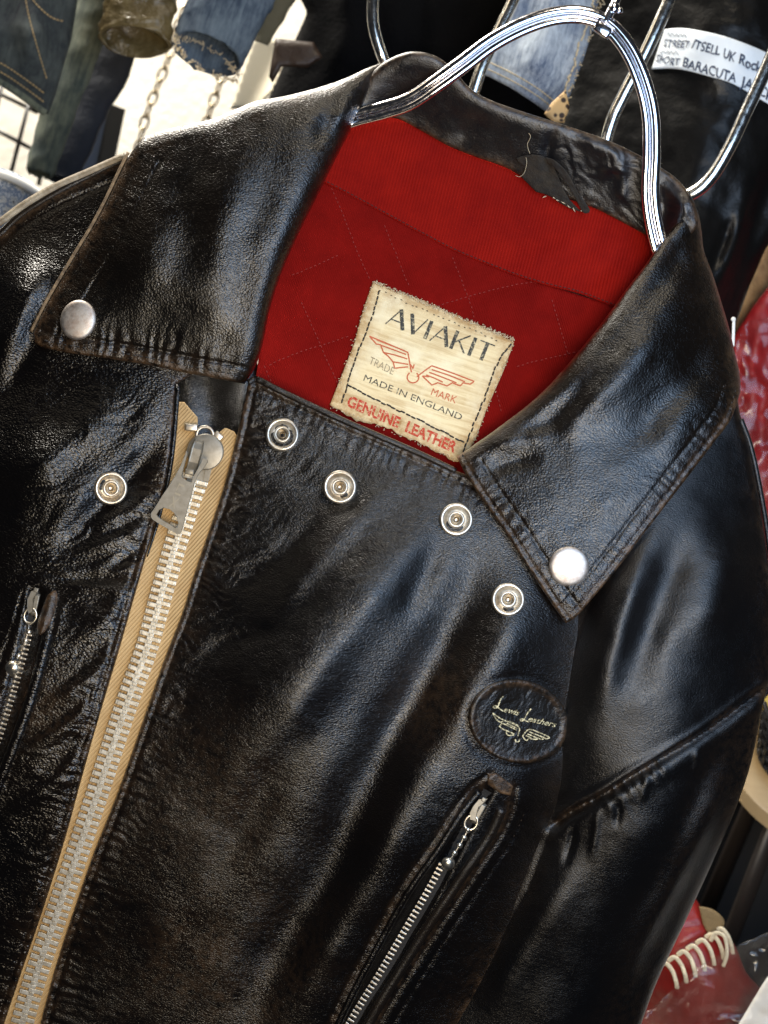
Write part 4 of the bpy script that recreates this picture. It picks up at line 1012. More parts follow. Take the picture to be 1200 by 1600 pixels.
wl2 = [(290, 395), (330, 440), (355, 445), (372, 490), (400, 512), (428, 545), (438, 582), (480, 578), (518, 574)]
wr1 = [(568, 632), (610, 600), (655, 568), (780, 612), (905, 660), (880, 676), (838, 668), (822, 686), (775, 668), (745, 686), (690, 668), (655, 681), (625, 652), (600, 628)]
for s_ in (wl, wl2, wr1, [(352, 446), (430, 474), (505, 502)], [(372, 490), (440, 505), (512, 528)], [(330, 415), (420, 450), (500, 482)], [(428, 545), (470, 552), (518, 560)], [(655, 590), (760, 625), (850, 662)], [(640, 606), (720, 636), (800, 668)], [(622, 622), (670, 640), (720, 664)], [(600, 628), (640, 632)],
           [(545+34*math.cos(a), 636+32*math.sin(a)) for a in np.linspace(-0.9, 4.1, 22)], [(530, 560), (545, 585), (552, 560)]):
    pts = [c7(*p) for p in s_]
    Q = []
    for a, b in zip(pts[:-1], pts[1:]):
        for t in np.linspace(0, 1, 5)[:-1]: Q.append((a[0]+(b[0]-a[0])*t, a[1]+(b[1]-a[1])*t))
    Q.append(pts[-1]); mb.strip(Q, 2.1, 0.6, hl, thick=0.3)
mb.build('wing_emblem', M_inkpale, lb, smooth_shade=False)

# ---- oval patch
ea = math.radians(14)
def el(k, n=60, rx=79, ry=65): return [(EMB[0]+rx*k*math.cos(t)*math.cos(ea)-ry*k*math.sin(t)*math.sin(ea), EMB[1]+rx*k*math.cos(t)*math.sin(ea)+ry*k*math.sin(t)*math.cos(ea)) for t in np.linspace(0, 2*math.pi, n, endpoint=False)]
rim = np.array(el(0.93))
def H_emb(x, y):
    h = H_chest(x, y) + 4.5; d = dist_line(x, y, rim, True)[0]
    return h + 3.0*np.exp(-(d/5)**2) + 0.8*creases(x, y, -1.05, 34, 5, 51) + pucker(x, y, rim, 1.0, 9, 6, 4)
def w_emb(x, y, d): return np.clip(0.75*np.exp(-((d-5)/6)**2)*(0.6+1.3*fbm(x, y, 14, 2, 5)), 0, 1)
pt = panel('oval_patch', el(1.0), H_emb, leather('patch_leather', 0.9, 0.8, 0.42, stretch=1.3, base=(0.006, 0.0055, 0.005)), jk, 1.8, 4, 3, w_emb)
def c5(x, y): return (720+x/6, 1040+y/6)
mb = MB(); he = S1(H_emb)
strokes = [[(398, 288), (372, 320), (345, 388), (318, 398), (304, 385), (330, 378), (372, 412), (402, 428)], [(660, 405), (630, 440), (592, 505), (570, 520), (556, 508), (580, 500), (612, 518), (640, 530)],
           [(300, 445), (380, 500), (540, 572), (540, 640), (535, 660)], [(300, 445), (330, 500), (370, 530), (400, 520)], [(370, 560), (400, 545), (525, 605)], [(360, 565), (385, 590), (430, 610), (500, 640)], [(430, 610), (430, 640), (455, 655), (500, 650)], [(450, 520), (535, 560)], [(430, 540), (530, 590)], [(510, 690), (520, 715), (545, 710), (550, 690)],
           [(580, 660), (640, 598), (740, 630), (830, 672), (800, 685), (775, 670)], [(580, 660), (600, 690), (620, 700), (640, 680)], [(640, 680), (680, 690), (720, 690), (700, 672)], [(720, 672), (745, 690), (775, 688)], [(640, 620), (780, 675)], [(625, 640), (720, 680)], [(610, 655), (660, 680)]]
for s_ in strokes:
    pts = [c5(*p) for p in s_]; pts = smooth(pts, 4) if len(pts) > 2 else np.array([pts[0], ((pts[0][0]+pts[1][0])/2, (pts[0][1]+pts[1][1])/2), pts[1]])
    mb.strip(pts, 1.8, 2.6, he, thick=1.6)
text_on(mb, 'ewis', c5(400, 432), c5(545, 470), 9.0, (0.3, -1), H_emb, 2.6, 0.012, shear=0.35); text_on(mb, 'eathers', c5(628, 520), c5(890, 580), 9.0, (0.3, -1), H_emb, 2.6, 0.012, shear=0.35)
mb.build('gold_stamp', M_gold, pt, smooth_shade=False)

# ---- pocket zips on both sides
def pocket(path, hfun, off_h, ring_c, ring_dir, beads, ball, ballr, y_teeth, tab, wtooth):
    mb = MB(); P = smooth(path, 6); T = np.gradient(P, axis=0); T /= np.linalg.norm(T, axis=1)[:, None]; N = np.stack([-T[:, 1], T[:, 0]], 1)
    hh = hfun(P[:, 0], P[:, 1]); V = []
    for p, n_, z in zip(P, N, hh):
        for k_ in (-16, -5, 5, 16): V.append((p[0]+n_[0]*k_, p[1]+n_[1]*k_, z+off_h-2+(0.5 if abs(k_) < 9 else -1.5)))
    F = [(4*i+k_, 4*i+k_+1, 4*i+k_+5, 4*i+k_+4) for i in range(len(P)-1) for k_ in range(3)]
    mb.add(V, F); pz = mb.build('pocket_zip', M_blacktape, jk)
    mb = MB(); X, T = path_sample(path, 7.6)
    for (x, y), (tx, ty) in zip(X, T):
        if y < y_teeth: continue
        z = float(hfun(np.array([x]), np.array([y]))[0]) + off_h + 2
        mb.box((x, y, z), (wtooth, 3.6, 4.2), math.atan2(-tx, ty), 0.8); mb.box((x+ty*wtooth*0.42*(-1), y+tx*wtooth*0.42, z+0.6), (4, 5.4, 4.6), math.atan2(-tx, ty), 0.8)
    mb.build('zip_teeth', M_nickel, pz, smooth_shade=False, bevel=0.6)
    z0 = float(hfun(np.array([ring_c[0]*1.0]), np.array([ring_c[1]*1.0]))[0]) + 15
    a = math.atan2(ring_dir[1], ring_dir[0]); ux, uy = math.cos(a), math.sin(a); vx, vy = -uy, ux
    def q(s_, t_): return (ring_c[0]+ux*s_+vx*t_, ring_c[1]+uy*s_+vy*t_)
    mb = MB(); mb.prism([q(-16, -3), q(-10, 6), q(2, 10), q(14, 8), q(22, 3), q(20, -3), q(8, -1), q(0, 1), q(-8, -2)], z0-2, z0+3); mb.box((*q(-14, 0), z0), (8, 8, 8), a, 0.8)
    mb.box((*q(8, -4), z0-3), (36, 9, 7), a, 0.8)
    mb.build('zip_slider', M_zinc, pz, bevel=1.0, auto=40)
    mb = MB(); c_ = q(27, 0); mb.ring((c_[0], c_[1], z0+1), 9.5, 1.9, 28, 8, 1.25, a); mb.build('pull_ring', M_bead, pz)
    bd = [q(36, 0)] + beads
    for i, (bx_, by_) in enumerate(beads):
        mb = MB(); mb.sphere((bx_, by_, z0), 5.0 if ballr < 12 else 5.4, 14, 10); mb.build('chain_bead', M_bead, pz)
    mb = MB(); mb.tube([(p[0], p[1], z0) for p in [q(36, 0)]+beads+[ball]], 1.2, 6); mb.build('bead_link', M_nickel, pz)
    mb = MB(); mb.sphere((ball[0], ball[1], z0+2), ballr, 24, 16); mb.ring((ball[0], ball[1], z0+2), ballr-0.3, 0.6, 30, 6, 1, a+0.6, 0.9); mb.build('pull_ball', M_bead, pz)
    return pz
pocket(POCK, H_chest, 1.5, (749, 1262), (-22, 40), [(731, 1297), (725, 1309), (718, 1321), (710, 1333)], (700, 1349), 10.5, 1352, None, 11.5)
pocket(LP, H_left, 1.5, (53, 936), (-9, 40), [(44, 988), (39, 1001), (34, 1013), (28, 1025)], (19, 1044), 13.5, 985, None, 10)
# welts
mb = MB(); P = smooth([(a-8, b+2) for a, b in POCKR[1:]], 6); P2 = np.array(P); mb.tube(np.column_stack([P2[:, 0]-4, P2[:, 1], H_chest(P2[:, 0]+2, P2[:, 1])+1]), 8.5, 10); mb.build('pocket_welt', M_trim, jk)
mb = MB(); P = smooth([(a+7, b+5) for a, b in POCKL[1:]], 6); mb.tube(np.column_stack([P[:, 0], P[:, 1], H_chest(P[:, 0]-4, P[:, 1])+0]), 6, 10); mb.build('pocket_welt', M_chest, jk)
P = [(762, 1208), (776, 1208), (802, 1228), (798, 1243), (782, 1240), (762, 1226)]
panel('pocket_tab', P, lambda x, y: H_chest(x, y)+5, M_trim, jk, 2, 5, 3, w_edge(5))
P = smooth([(74, 930), (86, 922), (90, 935), (84, 960), (72, 985), (60, 992), (58, 975), (66, 950)], 3)
panel('pocket_tab', P, lambda x, y: H_left(x, y)+6+5*np.exp(-((x-(82-(y-925)*0.28))/8)**2), M_trim, jk, 2, 5, 3, w_edge(5))
mb = MB(); P = smooth([(72, 990), (62, 1030), (47, 1085), (28, 1140), (5, 1200), (-20, 1260)], 6); mb.tube(np.column_stack([P[:, 0]+3, P[:, 1], H_left(P[:, 0]+8, P[:, 1])+1]), 9, 10); mb.build('pocket_welt', M_left, jk)

# ================================================================== THE HANGER
hg = thing('clothes_hanger', (940, 30, 10), 'shiny chrome twin-wire hanger curving out of the collar of the black leather jacket', 'hanger')
HP = [(500, 205, -40), (548, 186, -34), (600, 172, -22), (640, 158, -10), (680, 132, 4), (724, 100, 14), (770, 66, 20), (820, 40, 22), (868, 25, 22), (912, 24, 22), (950, 40, 22), (982, 78, 22), (1004, 128, 18), (1016, 180, 10), (1018, 240, 0), (1016, 300, -14), (1022, 350, -26), (1034, 396, -36), (1052, 440, -50)]
C = smooth([(p[0], p[1], p[2]) for p in HP], 12); T = np.gradient(C, axis=0)[:, :2]; T /= np.linalg.norm(T, axis=1)[:, None]; N = np.stack([-T[:, 1], T[:, 0]], 1)
for sgn, r in ((-7.4, 7.6), (7.4, 7.0)):
    mb = MB(); Q = C.copy(); Q[:, :2] += N*sgn
    mb.tube(Q, r, 16); mb.build('wire', M_chrome, hg)
mb = MB(); mb.box((942, 46, 24), (34, 22, 18), 0.62, 0.8); mb.build('clamp', M_chrome, hg, bevel=4)
mb = MB(); mb.tube([(946, 34, 24), (956, 14, 22), (966, -6, 16), (985, -60, 0), (1010, -120, -20)], 7, 14, 8); mb.sphere((960, 12, 24), 10); mb.sphere((968, 16, 26), 6); mb.build('hook', M_chrome, hg)
# ================================================================== THE SHOP BEHIND
def one(o, label, cat, group=None, kind=None): return tag(o, label, cat, group, kind)
def cloth(name, outline, base, mat, step=7, thick=14, edge=10, folds=(), nz=(10, 120, 1), cr=None, parent=None):
    B = RBF(base) if not np.isscalar(base) else None
    def H(x, y):
        h = (B(x, y) if B else np.full(np.shape(x), float(base))) + nz[0]*fbm(x, y, nz[1], 4, nz[2])
        if cr: h = h + cr[0]*creases(x, y, cr[1], cr[2], cr[3], nz[2]+2)
        for f in folds: h = h + ridge(x, y, *f)
        return h
    return panel(name, outline, H, mat, parent, step, thick, edge, double=True), H

# wall
mb = MB(); mb.box((400, 400, -1760), (5200, 4600, 60))
M_wall = simple('cream_wall_paint', (0.80, 0.77, 0.70), 0.85, bump=(160, 0.3, 0.002), var=((0.70, 0.66, 0.57), 9))
one(mb.build('wall', M_wall, smooth_shade=False), kind='structure', label=None, cat=None)

D_dark = denim('dark_denim', (0.006, 0.010, 0.019), (0.075, 0.09, 0.09), 30, 0.3)
D_pale = denim('greenish_pale_denim', (0.025, 0.04, 0.045), (0.19, 0.21, 0.16), 34, 0.5)
D_blue = denim('blue_denim', (0.010, 0.022, 0.055), (0.16, 0.21, 0.26), 34, 0.2)
D_light = denim('washed_denim', (0.02, 0.05, 0.13), (0.60, 0.68, 0.76), 30, 0.35)
M_navy = simple('navy_cloth', (0.010, 0.014, 0.025), 0.75, bump=(300, 0.6, 0.001))
M_wax = simple('olive_waxed_cloth', (0.15, 0.115, 0.05), 0.36, bump=(120, 0.8, 0.003), var=((0.07, 0.05, 0.02), 40))
M_coat = simple('black_glossy_coat', (0.0035, 0.0035, 0.0035), 0.38, spec=0.2, bump=(60, 0.5, 0.002), var=((0.006, 0.0055, 0.005), 30))
M_wool = simple('black_wool', (0.003, 0.003, 0.0035), 0.9, spec=0.1, bump=(500, 0.7, 0.001))
M_tanhem = simple('tan_seam_thread', (0.42, 0.30, 0.14), 0.8)
M_rod = metal('bright_steel', (0.88, 0.85, 0.78), 0.16, 0.15)
M_iron = simple('black_wire', (0.012, 0.012, 0.014), 0.4)

# dark denim jacket, top left
o = thing('denim_jacket', (20, 100, -620), 'dark worn denim jacket with stitched pocket and frayed hem, hanging top left', 'jacket', )
dj, Hd = cloth('jacket_front', [(-220, -260), (150, -260), (128, -60), (120, 10), (112, 60), (98, 108), (86, 150), (76, 178), (66, 178), (40, 156), (0, 132), (-60, 104), (-220, 60)], [(-200, -200, -640), (100, -200, -600), (0, 0, -570), (110, 50, -640), (80, 170, -620), (0, 130, -590), (-200, 50, -620), (60, 60, -560)], D_dark, 5, 16, 10,
    folds=(([(60, -60), (50, 40), (70, 140)], 16, 18), ([(20, -80), (10, 20), (30, 120)], -14, 16), ([(100, -20), (90, 60)], 12, 12)), nz=(9, 60, 5), parent=o)
Hd2 = lambda x, y: Hd(x, y)+2
hem = [(-60, 84), (0, 112), (40, 138), (72, 162)]
for off in (0, 14): stitch_row('hem_stitching', o, M_tanhem, [(a, b-off) for a, b in hem], Hd2, 0.5, 6, 4.4, 1.1)
stitch_row('pocket_stitching', o, M_tanhem, [(44, -10), (60, 10), (82, 28), (104, 34)], Hd2, 0.5, 6, 4.4, 1.1)
mb = MB(); P = smooth(hem, 6); mb.tube(np.column_stack([P[:, 0]-2, P[:, 1]+14, Hd(P[:, 0], P[:, 1]+10)-3]), 6, 8); mb.build('hem', D_pale, o)
stitch_row('side_seam', o, M_tanhem, [(34, -40), (44, 20), (60, 80), (74, 126)], Hd2, 0.5, 6, 5, 0.9)
# pale leg and navy garment beside it
one(loft('faded_jeans', [(190, -240, -760), (160, -40, -750), (128, 70, -740), (92, 170, -740), (62, 272, -745)], [46, 34, 30, 28, 22], [30, 24, 20], D_pale, n=36, rings=50, wr=(5, 50, 3), skew=5, fray=1.5),
    'pale greenish faded jeans leg hanging beside the dark denim jacket', 'jeans')
one(loft('navy_trousers', [(240, -240, -900), (190, -30, -880), (165, 90, -870), (125, 190, -860), (92, 282, -860)], [60, 52, 44, 34, 26], [34, 26, 20], M_navy, n=36, rings=50, wr=(5, 60, 9), skew=6),
    'dark navy trouser leg hanging in shadow beside the pale jeans', 'trousers')
# waxed sleeve
o = thing('waxed_jacket_sleeve', (215, 20, -560), 'shiny olive waxed jacket sleeve with dark open cuff, top left', 'sleeve')
loft('sleeve', [(262, -260, -600), (238, -90, -560), (222, -10, -545), (210, 66, -540)], [64, 60, 56, 55], [36, 34, 32], M_wax, o, n=44, rings=44, wr=(10, 34, 12), skew=24, wall=6, extra=lambda u, a: 2.5*(u > 0.86))
# denim sleeve
o = thing('denim_sleeve', (330, 60, -520), 'blue denim sleeve with frayed open cuff above the chains', 'sleeve')
loft('sleeve', [(470, -230, -560), (400, -90, -530), (356, 10, -520), (324, 82, -520)], [76, 68, 60, 55], [36, 34, 32], D_blue, o, n=44, rings=44, wr=(9, 34, 22), skew=26, wall=6, fray=1.2)
loft('cuff', [(366, -12, -520), (346, 32, -520), (323, 84, -520)], [63, 61, 58], [38, 36, 35], D_blue, o, n=44, rings=16, wr=(3, 45, 23), skew=28, wall=5, fray=1.5)
mb = MB()
for i in range(150):
    a = rng.uniform(0, 6.28); c = (322+56*math.cos(a)*0.86+8*math.sin(a), 92+56*math.cos(a)*0.42+26*math.sin(a)*0.9)
    b_ = rng.uniform(0, 6.28); l = rng.uniform(3, 9); mb.tube([(c[0], c[1], -500+20*math.sin(a)), (c[0]+l*math.cos(b_), c[1]+l*math.sin(b_), -498+20*math.sin(a))], 0.7, 4)
mb.build('frayed_edge', M_fray, o)
one(loft('olive_coat_sleeve', [(520, -240, -700), (455, -60, -680), (425, 10, -676), (404, 66, -676)], [60, 36, 26, 16], [30, 22, 14], simple('olive_cloth', (0.10, 0.09, 0.055), 0.8, bump=(300, 0.7, 0.002)), n=30, rings=30, wr=(4, 40, 31)),
    'olive brown cloth sleeve hanging right behind the denim sleeve', 'sleeve')
# chains
def chain(pts, label, size, group):
    o = thing('chain', (pts[0][0], pts[0][1], pts[0][2]), label, 'chain', group)
    P = smooth([(p[0], p[1]) for p in pts], 12); seg = np.linalg.norm(np.diff(P, axis=0), axis=1); cs = np.concatenate([[0], np.cumsum(seg)]); n = int(cs[-1]/(size*1.55))
    for i in range(n):
        s_ = cs[-1]*i/n; x = np.interp(s_, cs, P[:, 0]); y = np.interp(s_, cs, P[:, 1]); x2 = np.interp(s_+3, cs, P[:, 0]); y2 = np.interp(s_+3, cs, P[:, 1]); a = math.atan2(y2-y, x2-x)
        mb = MB(); mb.ring((x, y, pts[0][2]), size*0.55, size*0.17, 22, 8, 1.75, a, 0.35 if i % 2 else 1.15); mb.build('link', M_chain, o)
M_chain = metal('old_chain_steel', (0.55, 0.47, 0.34), 0.28, 0.3, (0.2, 0.15, 0.09))
chain([(284, 20, -1250), (270, 72, -1250), (256, 110, -1250), (240, 150, -1250), (226, 190, -1250), (212, 250, -1250)], 'long steel chain hanging against the pale wall, left of the other chain', 12, 'steel chains on the wall')
chain([(356, 60, -1250), (345, 124, -1250), (336, 150, -1250), (326, 180, -1250), (310, 230, -1250)], 'short steel chain hanging under the frayed denim cuff', 12, 'steel chains on the wall')
# black framed board leaning
o = thing('display_board', (150, 240, -1150), 'dark blue board in a black frame leaning on the wall under the trousers', 'board')
mb = MB(); mb.prism([(165, 172), (188, 184), (150, 330), (96, 300)], -1180, -1150); mb.build('board_panel', simple('blue_board', (0.02, 0.035, 0.07), 0.5), o, smooth_shade=False)
mb = MB(); mb.prism([(172, 164), (194, 172), (160, 335), (136, 325)], -1170, -1120); mb.build('board_frame', simple('black_frame', (0.01, 0.01, 0.01), 0.4), o, smooth_shade=False, bevel=3)
# wire rack
mb = MB()
for p, q in (((48, 150), (12, 290)), ((6, 120), (-26, 260)), ((-30, 190), (60, 238)), ((-30, 250), (60, 300)), ((92, 150), (60, 290)), ((-30, 132), (60, 176))): mb.tube([(p[0], p[1], -1250), (q[0], q[1], -1250)], 3.4, 8)
one(mb.build('wire_rack', M_iron), 'thin black wire grid rack on the wall at the left edge', 'rack')
# patterned cloth
t = NT('blue_white_print'); c_ = t.ramp(t.noise(150, 4, 0.7), [(0.42, (0.62, 0.66, 0.70)), (0.50, (0.10, 0.16, 0.28)), (0.56, (0.60, 0.62, 0.62)), (0.66, (0.02, 0.03, 0.05))]); t.set(t.b, Base_Color=c_, Roughness=0.8)
o, _ = cloth('printed_shirt', [(-120, 240), (-10, 258), (20, 268), (50, 284), (66, 300), (60, 420), (-120, 480)], -420, t.m, 6, 12, 10, nz=(7, 60, 3)); one(o, 'blue and white printed shirt behind the jacket shoulder at the left edge', 'shirt')
mb = MB(); P = smooth([(-60, 258), (0, 272), (34, 286), (62, 304)], 5); mb.tube(np.column_stack([P, P[:, 0]*0-408]), 7, 8); mb.build('shirt_collar', simple('white_cotton', (0.75, 0.76, 0.74), 0.8), o)
# curled paper
o = panel('paper_sheet', [(396, 60), (462, 66), (458, 78), (446, 100), (436, 122), (424, 146), (398, 172), (360, 170)], lambda x, y: -1080 + 22*np.clip((x-(462-(y-66)*0.48)+26)/26, 0, 1)**2 + 0*y, simple('cream_paper', (0.80, 0.74, 0.58), 0.8), None, 5, 4, 1, double=True)
one(o, 'curled cream paper sheet between the denim cuff and black coat', 'paper')

# black coats in the middle
o, _ = cloth('black_coat', [(400, -300), (940, -300), (930, -60), (925, 60), (915, 240), (820, 420), (300, 420), (392, 200), (424, 146), (440, 108), (462, 60), (480, 20), (440, -60)], [(400, -300, -800), (830, -300, -800), (640, 0, -700), (480, 60, -800), (450, 380, -800), (800, 200, -820), (620, 300, -760)], M_wool, 9, 30, 24,
    folds=(([(560, -100), (540, 40), (520, 160)], 24, 26), ([(660, -100), (650, 60), (640, 200)], -26, 22), ([(720, -100), (710, 40)], 22, 20)), nz=(14, 110, 8)); one(o, 'matt black coat hanging in the middle behind the jacket collar', 'coat')
o, Hb = cloth('brown_jacket_hem', [(430, 60), (490, 66), (504, 90), (480, 106), (440, 104), (426, 130), (420, 120)], -640, simple('dark_brown_leather', (0.035, 0.018, 0.010), 0.5, bump=(200, 0.6, 0.001)), 5, 12, 8, nz=(6, 40, 4)); one(o, 'dark brown leather tab hanging in front of the black coat', 'tab')
o.name = 'leather_tab'
# washed jeans in the middle
o = thing('washed_jeans', (850, 60, -420), 'light washed blue jeans with frayed side seam behind the hanger hook', 'jeans')
_, Hj = cloth('trouser_leg', [(812, -240), (960, -240), (948, -60), (936, 0), (926, 46), (914, 86), (900, 124), (886, 160), (874, 186), (858, 178), (830, 158), (796, 136), (748, 112), (770, 70), (790, 30), (800, -40)], [(820, -200, -430), (950, -200, -430), (870, 0, -390), (930, 20, -430), (880, 160, -430), (760, 110, -430), (830, 100, -380), (790, 20, -420)], D_light, 4, 12, 8,
    folds=(([(880, -60), (860, 30), (836, 120)], 12, 16), ([(905, -20), (890, 60), (868, 140)], -9, 10), ([(840, -40), (820, 40), (800, 110)], -8, 12)), nz=(7, 45, 6), parent=o)
stitch_row('side_seam', o, M_fray, [(940, -60), (924, 20), (908, 66), (894, 110), (872, 170)], lambda x, y: Hj(x, y)+2, 0.5, 5, 5.5, 1.6, jit=1.2)
for off in (0, 12): stitch_row('hem_stitching', o, M_fray, [(758, 106-off), (800, 126-off), (840, 150-off), (868, 172-off)], lambda x, y: Hj(x, y)+2, 0.5, 5, 4, 1.2)
mb = MB()
for i in range(120):
    s_ = rng.random(); x = 944-s_*68+rng.normal(0, 2); y = -20+s_*196+rng.normal(0, 3); b_ = rng.uniform(0, 6.28); l = rng.uniform(3, 9); mb.tube([(x, y, -424), (x+l*math.cos(b_), y+l*math.sin(b_), -418)], 0.8, 4)
mb.build('frayed_edge', M_fray, o)
t = NT('leopard_print'); c_ = t.ramp(t.voro(260, 'F1'), [(0.30, (0.03, 0.015, 0.008)), (0.42, (0.55, 0.36, 0.16))]); t.set(t.b, Base_Color=c_, Roughness=0.7)
o, _ = cloth('printed_scarf', [(884, 140), (890, 168), (882, 192), (866, 192), (850, 178), (862, 160)], -340, t.m, 4, 8, 5, nz=(3, 30, 2)); one(o, 'small spotted tan scarf end below the washed jeans', 'scarf')

# big dark coat on the right
o = thing('long_black_coat', (1120, 300, -420), 'long glossy black coat hanging on the right behind the jacket collar', 'coat')
coat, Hc = cloth('coat_body', [(930, -300), (1600, -300), (1500, 200), (1330, 280), (1230, 340), (1196, 390), (1170, 450), (1150, 506), (1120, 620), (900, 640), (860, 380), (870, 200), (900, 60)], [(930, -250, -560), (1200, -200, -420), (1000, 60, -540), (1090, 60, -430), (1180, 100, -420), (1300, 160, -500), (1000, 300, -520), (1090, 260, -440), (1200, 330, -500), (1150, 480, -520), (1090, 420, -450), (950, 600, -520), (1500, 100, -600)], M_coat, 5, 26, 18,
    folds=(([(1180, 220), (1160, 330), (1120, 440), (1090, 560)], 20, 20), ([(1150, 330), (1130, 380), (1105, 440)], -22, 9), ([(1110, 300), (1080, 380), (1070, 500)], 16, 26), ([(1250, 180), (1200, 300), (1150, 420)], -20, 16)), nz=(8, 90, 14), parent=o)
# hanging tape label
o = thing('handwritten_label', (1110, 100, -400), 'white strip of tape with handwriting on the black coat, top right', 'label')
top = smooth([(1038, 46), (1062, 44), (1090, 47), (1130, 56), (1170, 70), (1205, 86), (1260, 116), (1320, 150)], 5); bot = smooth([(1018, 108), (1045, 107), (1072, 110), (1110, 120), (1140, 129), (1172, 146), (1240, 186), (1300, 226)], 5)
Ht = lambda x, y: Hc(x, y) + 6
tape = panel('label_tape', np.vstack([top, bot[::-1]]), Ht, simple('white_tape', (0.86, 0.92, 0.96), 0.45), o, 4, 3, 1)
M_pen = simple('blue_black_pen', (0.03, 0.05, 0.10), 0.5)
mb = MB(); text_on(mb, '/TSELL', (1080, 75), (1124, 87), 15, (0.25, -1), Ht, 2.0, 0.022, 0.8); text_on(mb, 'UK', (1129, 90), (1148, 97), 15, (0.25, -1), Ht, 2.0, 0.022, 0.8); text_on(mb, 'Rock', (1154, 99), (1189, 115), 16, (0.25, -1), Ht, 2.0, 0.022, 0.8)
text_on(mb, 'BARACUTA', (1066, 104), (1149, 129), 15, (0.25, -1), Ht, 2.0, 0.022, 0.8); text_on(mb, 'JA', (1156, 134), (1175, 142), 16, (0.25, -1), Ht, 2.0, 0.022, 0.8); text_on(mb, 'CKET', (1184, 147), (1226, 170), 16, (0.25, -1), Ht, 2.0, 0.022, 0.8)
text_on(mb, 'SPORT', (1024, 97), (1060, 103), 12, (0.25, -1), Ht, 2.0, 0.02, 1.0); text_on(mb, 'STREET', (1036, 73), (1076, 75), 12, (0.25, -1), Ht, 2.0, 0.02, 1.0)
for x0, y0 in ((1044, 54), (1030, 81)):
    mb.strip(smooth([(x0+i*3.2+rng.normal(0, 0.6), y0+(2.5 if i % 2 else -2.5)+i*0.2+rng.normal(0, 0.6)) for i in range(10)], 3), 0.9, 2.0, S1(Ht), thick=0.4)
mb.build('handwriting', M_pen, o, smooth_shade=False)

# hangers behind
def rear_hanger(label, path, r, pos, extra=None):
    o = thing('clothes_hanger', pos, label, 'hanger', 'steel hangers behind the jacket')
    for i, pts in enumerate(path):
        mb = MB(); mb.tube(pts, r, 14, 8); mb.build('wire', M_rod, o)
    return o
rear_hanger('steel hanger of two wires behind the collar, right of the hook', [[(1120, -240, -200), (1056, -30, -200), (1030, 36, -200), (1000, 100, -205), (974, 150, -210), (956, 190, -215), (946, 240, -225), (950, 330, -240)], [(1290, -160, -200), (1240, 0, -200), (1202, 96, -200), (1168, 170, -200), (1140, 230, -200), (1112, 276, -205), (1082, 302, -215), (1030, 322, -240)]], 10.5, (1100, 0, -200))
rear_hanger('steel hanger curving into the left side of the collar, partly hidden', [[(600, -220, -160), (588, -50, -160), (583, 0, -160), (584, 40, -160), (594, 78, -165), (606, 104, -175), (640, 150, -190)], [(850, -140, -330), (806, -10, -330), (786, 34, -330), (766, 76, -330), (750, 112, -330), (730, 180, -335)]], 9.5, (600, -50, -160))

# tan coat, red jacket and tag at the right edge
o, _ = cloth('tan_coat', [(1400, 200), (1400, 520), (1200, 470), (1176, 480), (1150, 530), (1140, 500), (1168, 440), (1186, 400), (1202, 372), (1240, 330)], [(1390, 210, -620), (1200, 400, -620), (1160, 490, -600), (1300, 480, -640)], simple('tan_suede', (0.36, 0.21, 0.085), 0.8, bump=(300, 0.7, 0.002), var=((0.16, 0.08, 0.03), 60)), 6, 16, 12, nz=(8, 50, 4)); one(o, 'narrow edge of a tan suede coat at the right, between black coat and red jacket', 'coat')
M_red = simple('red_leather', (0.40, 0.014, 0.014), 0.5, bump=(50, 0.4, 0.003), var=((0.22, 0.008, 0.010), 40))
o = thing('red_jacket', (1200, 640, -520), 'bright red jacket under clear plastic at the right edge', 'jacket')
cloth('jacket_body', [(1130, 560), (1150, 520), (1176, 480), (1206, 440), (1420, 300), (1420, 1000), (1214, 900), (1180, 780), (1140, 700)], [(1400, 320, -560), (1200, 500, -520), (1160, 640, -540), (1250, 700, -500), (1210, 880, -540), (1400, 980, -560)], M_red, 5, 18, 12,
    folds=(([(1200, 470), (1180, 560), (1170, 640)], 14, 12), ([(1220, 560), (1190, 640), (1200, 760)], -16, 10), ([(1160, 560), (1180, 590), (1220, 600)], 10, 9), ([(1170, 640), (1200, 660), (1230, 700)], -10, 8)), nz=(16, 60, 17), parent=o)
def m_plastic():
    t = NT('clear_plastic'); t.t.nodes.remove(t.b)
    g = t.n('ShaderNodeBsdfGlossy'); g.inputs['Roughness'].default_value = 0.22; tr = t.n('ShaderNodeBsdfTransparent'); tr.inputs[0].default_value = (0.93, 0.92, 0.91, 1)
    df = t.n('ShaderNodeBsdfTranslucent'); df.inputs[0].default_value = (0.8, 0.8, 0.8, 1)
    fr = t.n('ShaderNodeFresnel'); fr.inputs[0].default_value = 1.5; m1 = t.n('ShaderNodeMixShader'); m2 = t.n('ShaderNodeMixShader')
    b = t.bump(t.noise(26, 3, 0.5), 0.4, 0.006); t.l(b, g.inputs['Normal']); t.l(b, fr.inputs['Normal'])
    m2.inputs[0].default_value = 0.10; t.l(tr.outputs[0], m2.inputs[1]); t.l(df.outputs[0], m2.inputs[2])
    f2 = t.math('ADD', t.math('MULTIPLY', fr.outputs[0], 0.8), 0.0, True); t.l(f2, m1.inputs[0]); t.l(m2.outputs[0], m1.inputs[1]); t.l(g.outputs[0], m1.inputs[2]); t.l(m1.outputs[0], t.out.inputs[0]); return t.m
M_plas = m_plastic()
panel('plastic_cover', [(1134, 600), (1146, 540), (1166, 502), (1200, 496), (1420, 420), (1420, 960), (1240, 900), (1184, 800)], lambda x, y: -462 + 10*fbm(x, y, 50, 3, 6) + 6*creases(x, y, 1.2, 80, 22, 8), M_plas, o, 6, 1.5, 0)
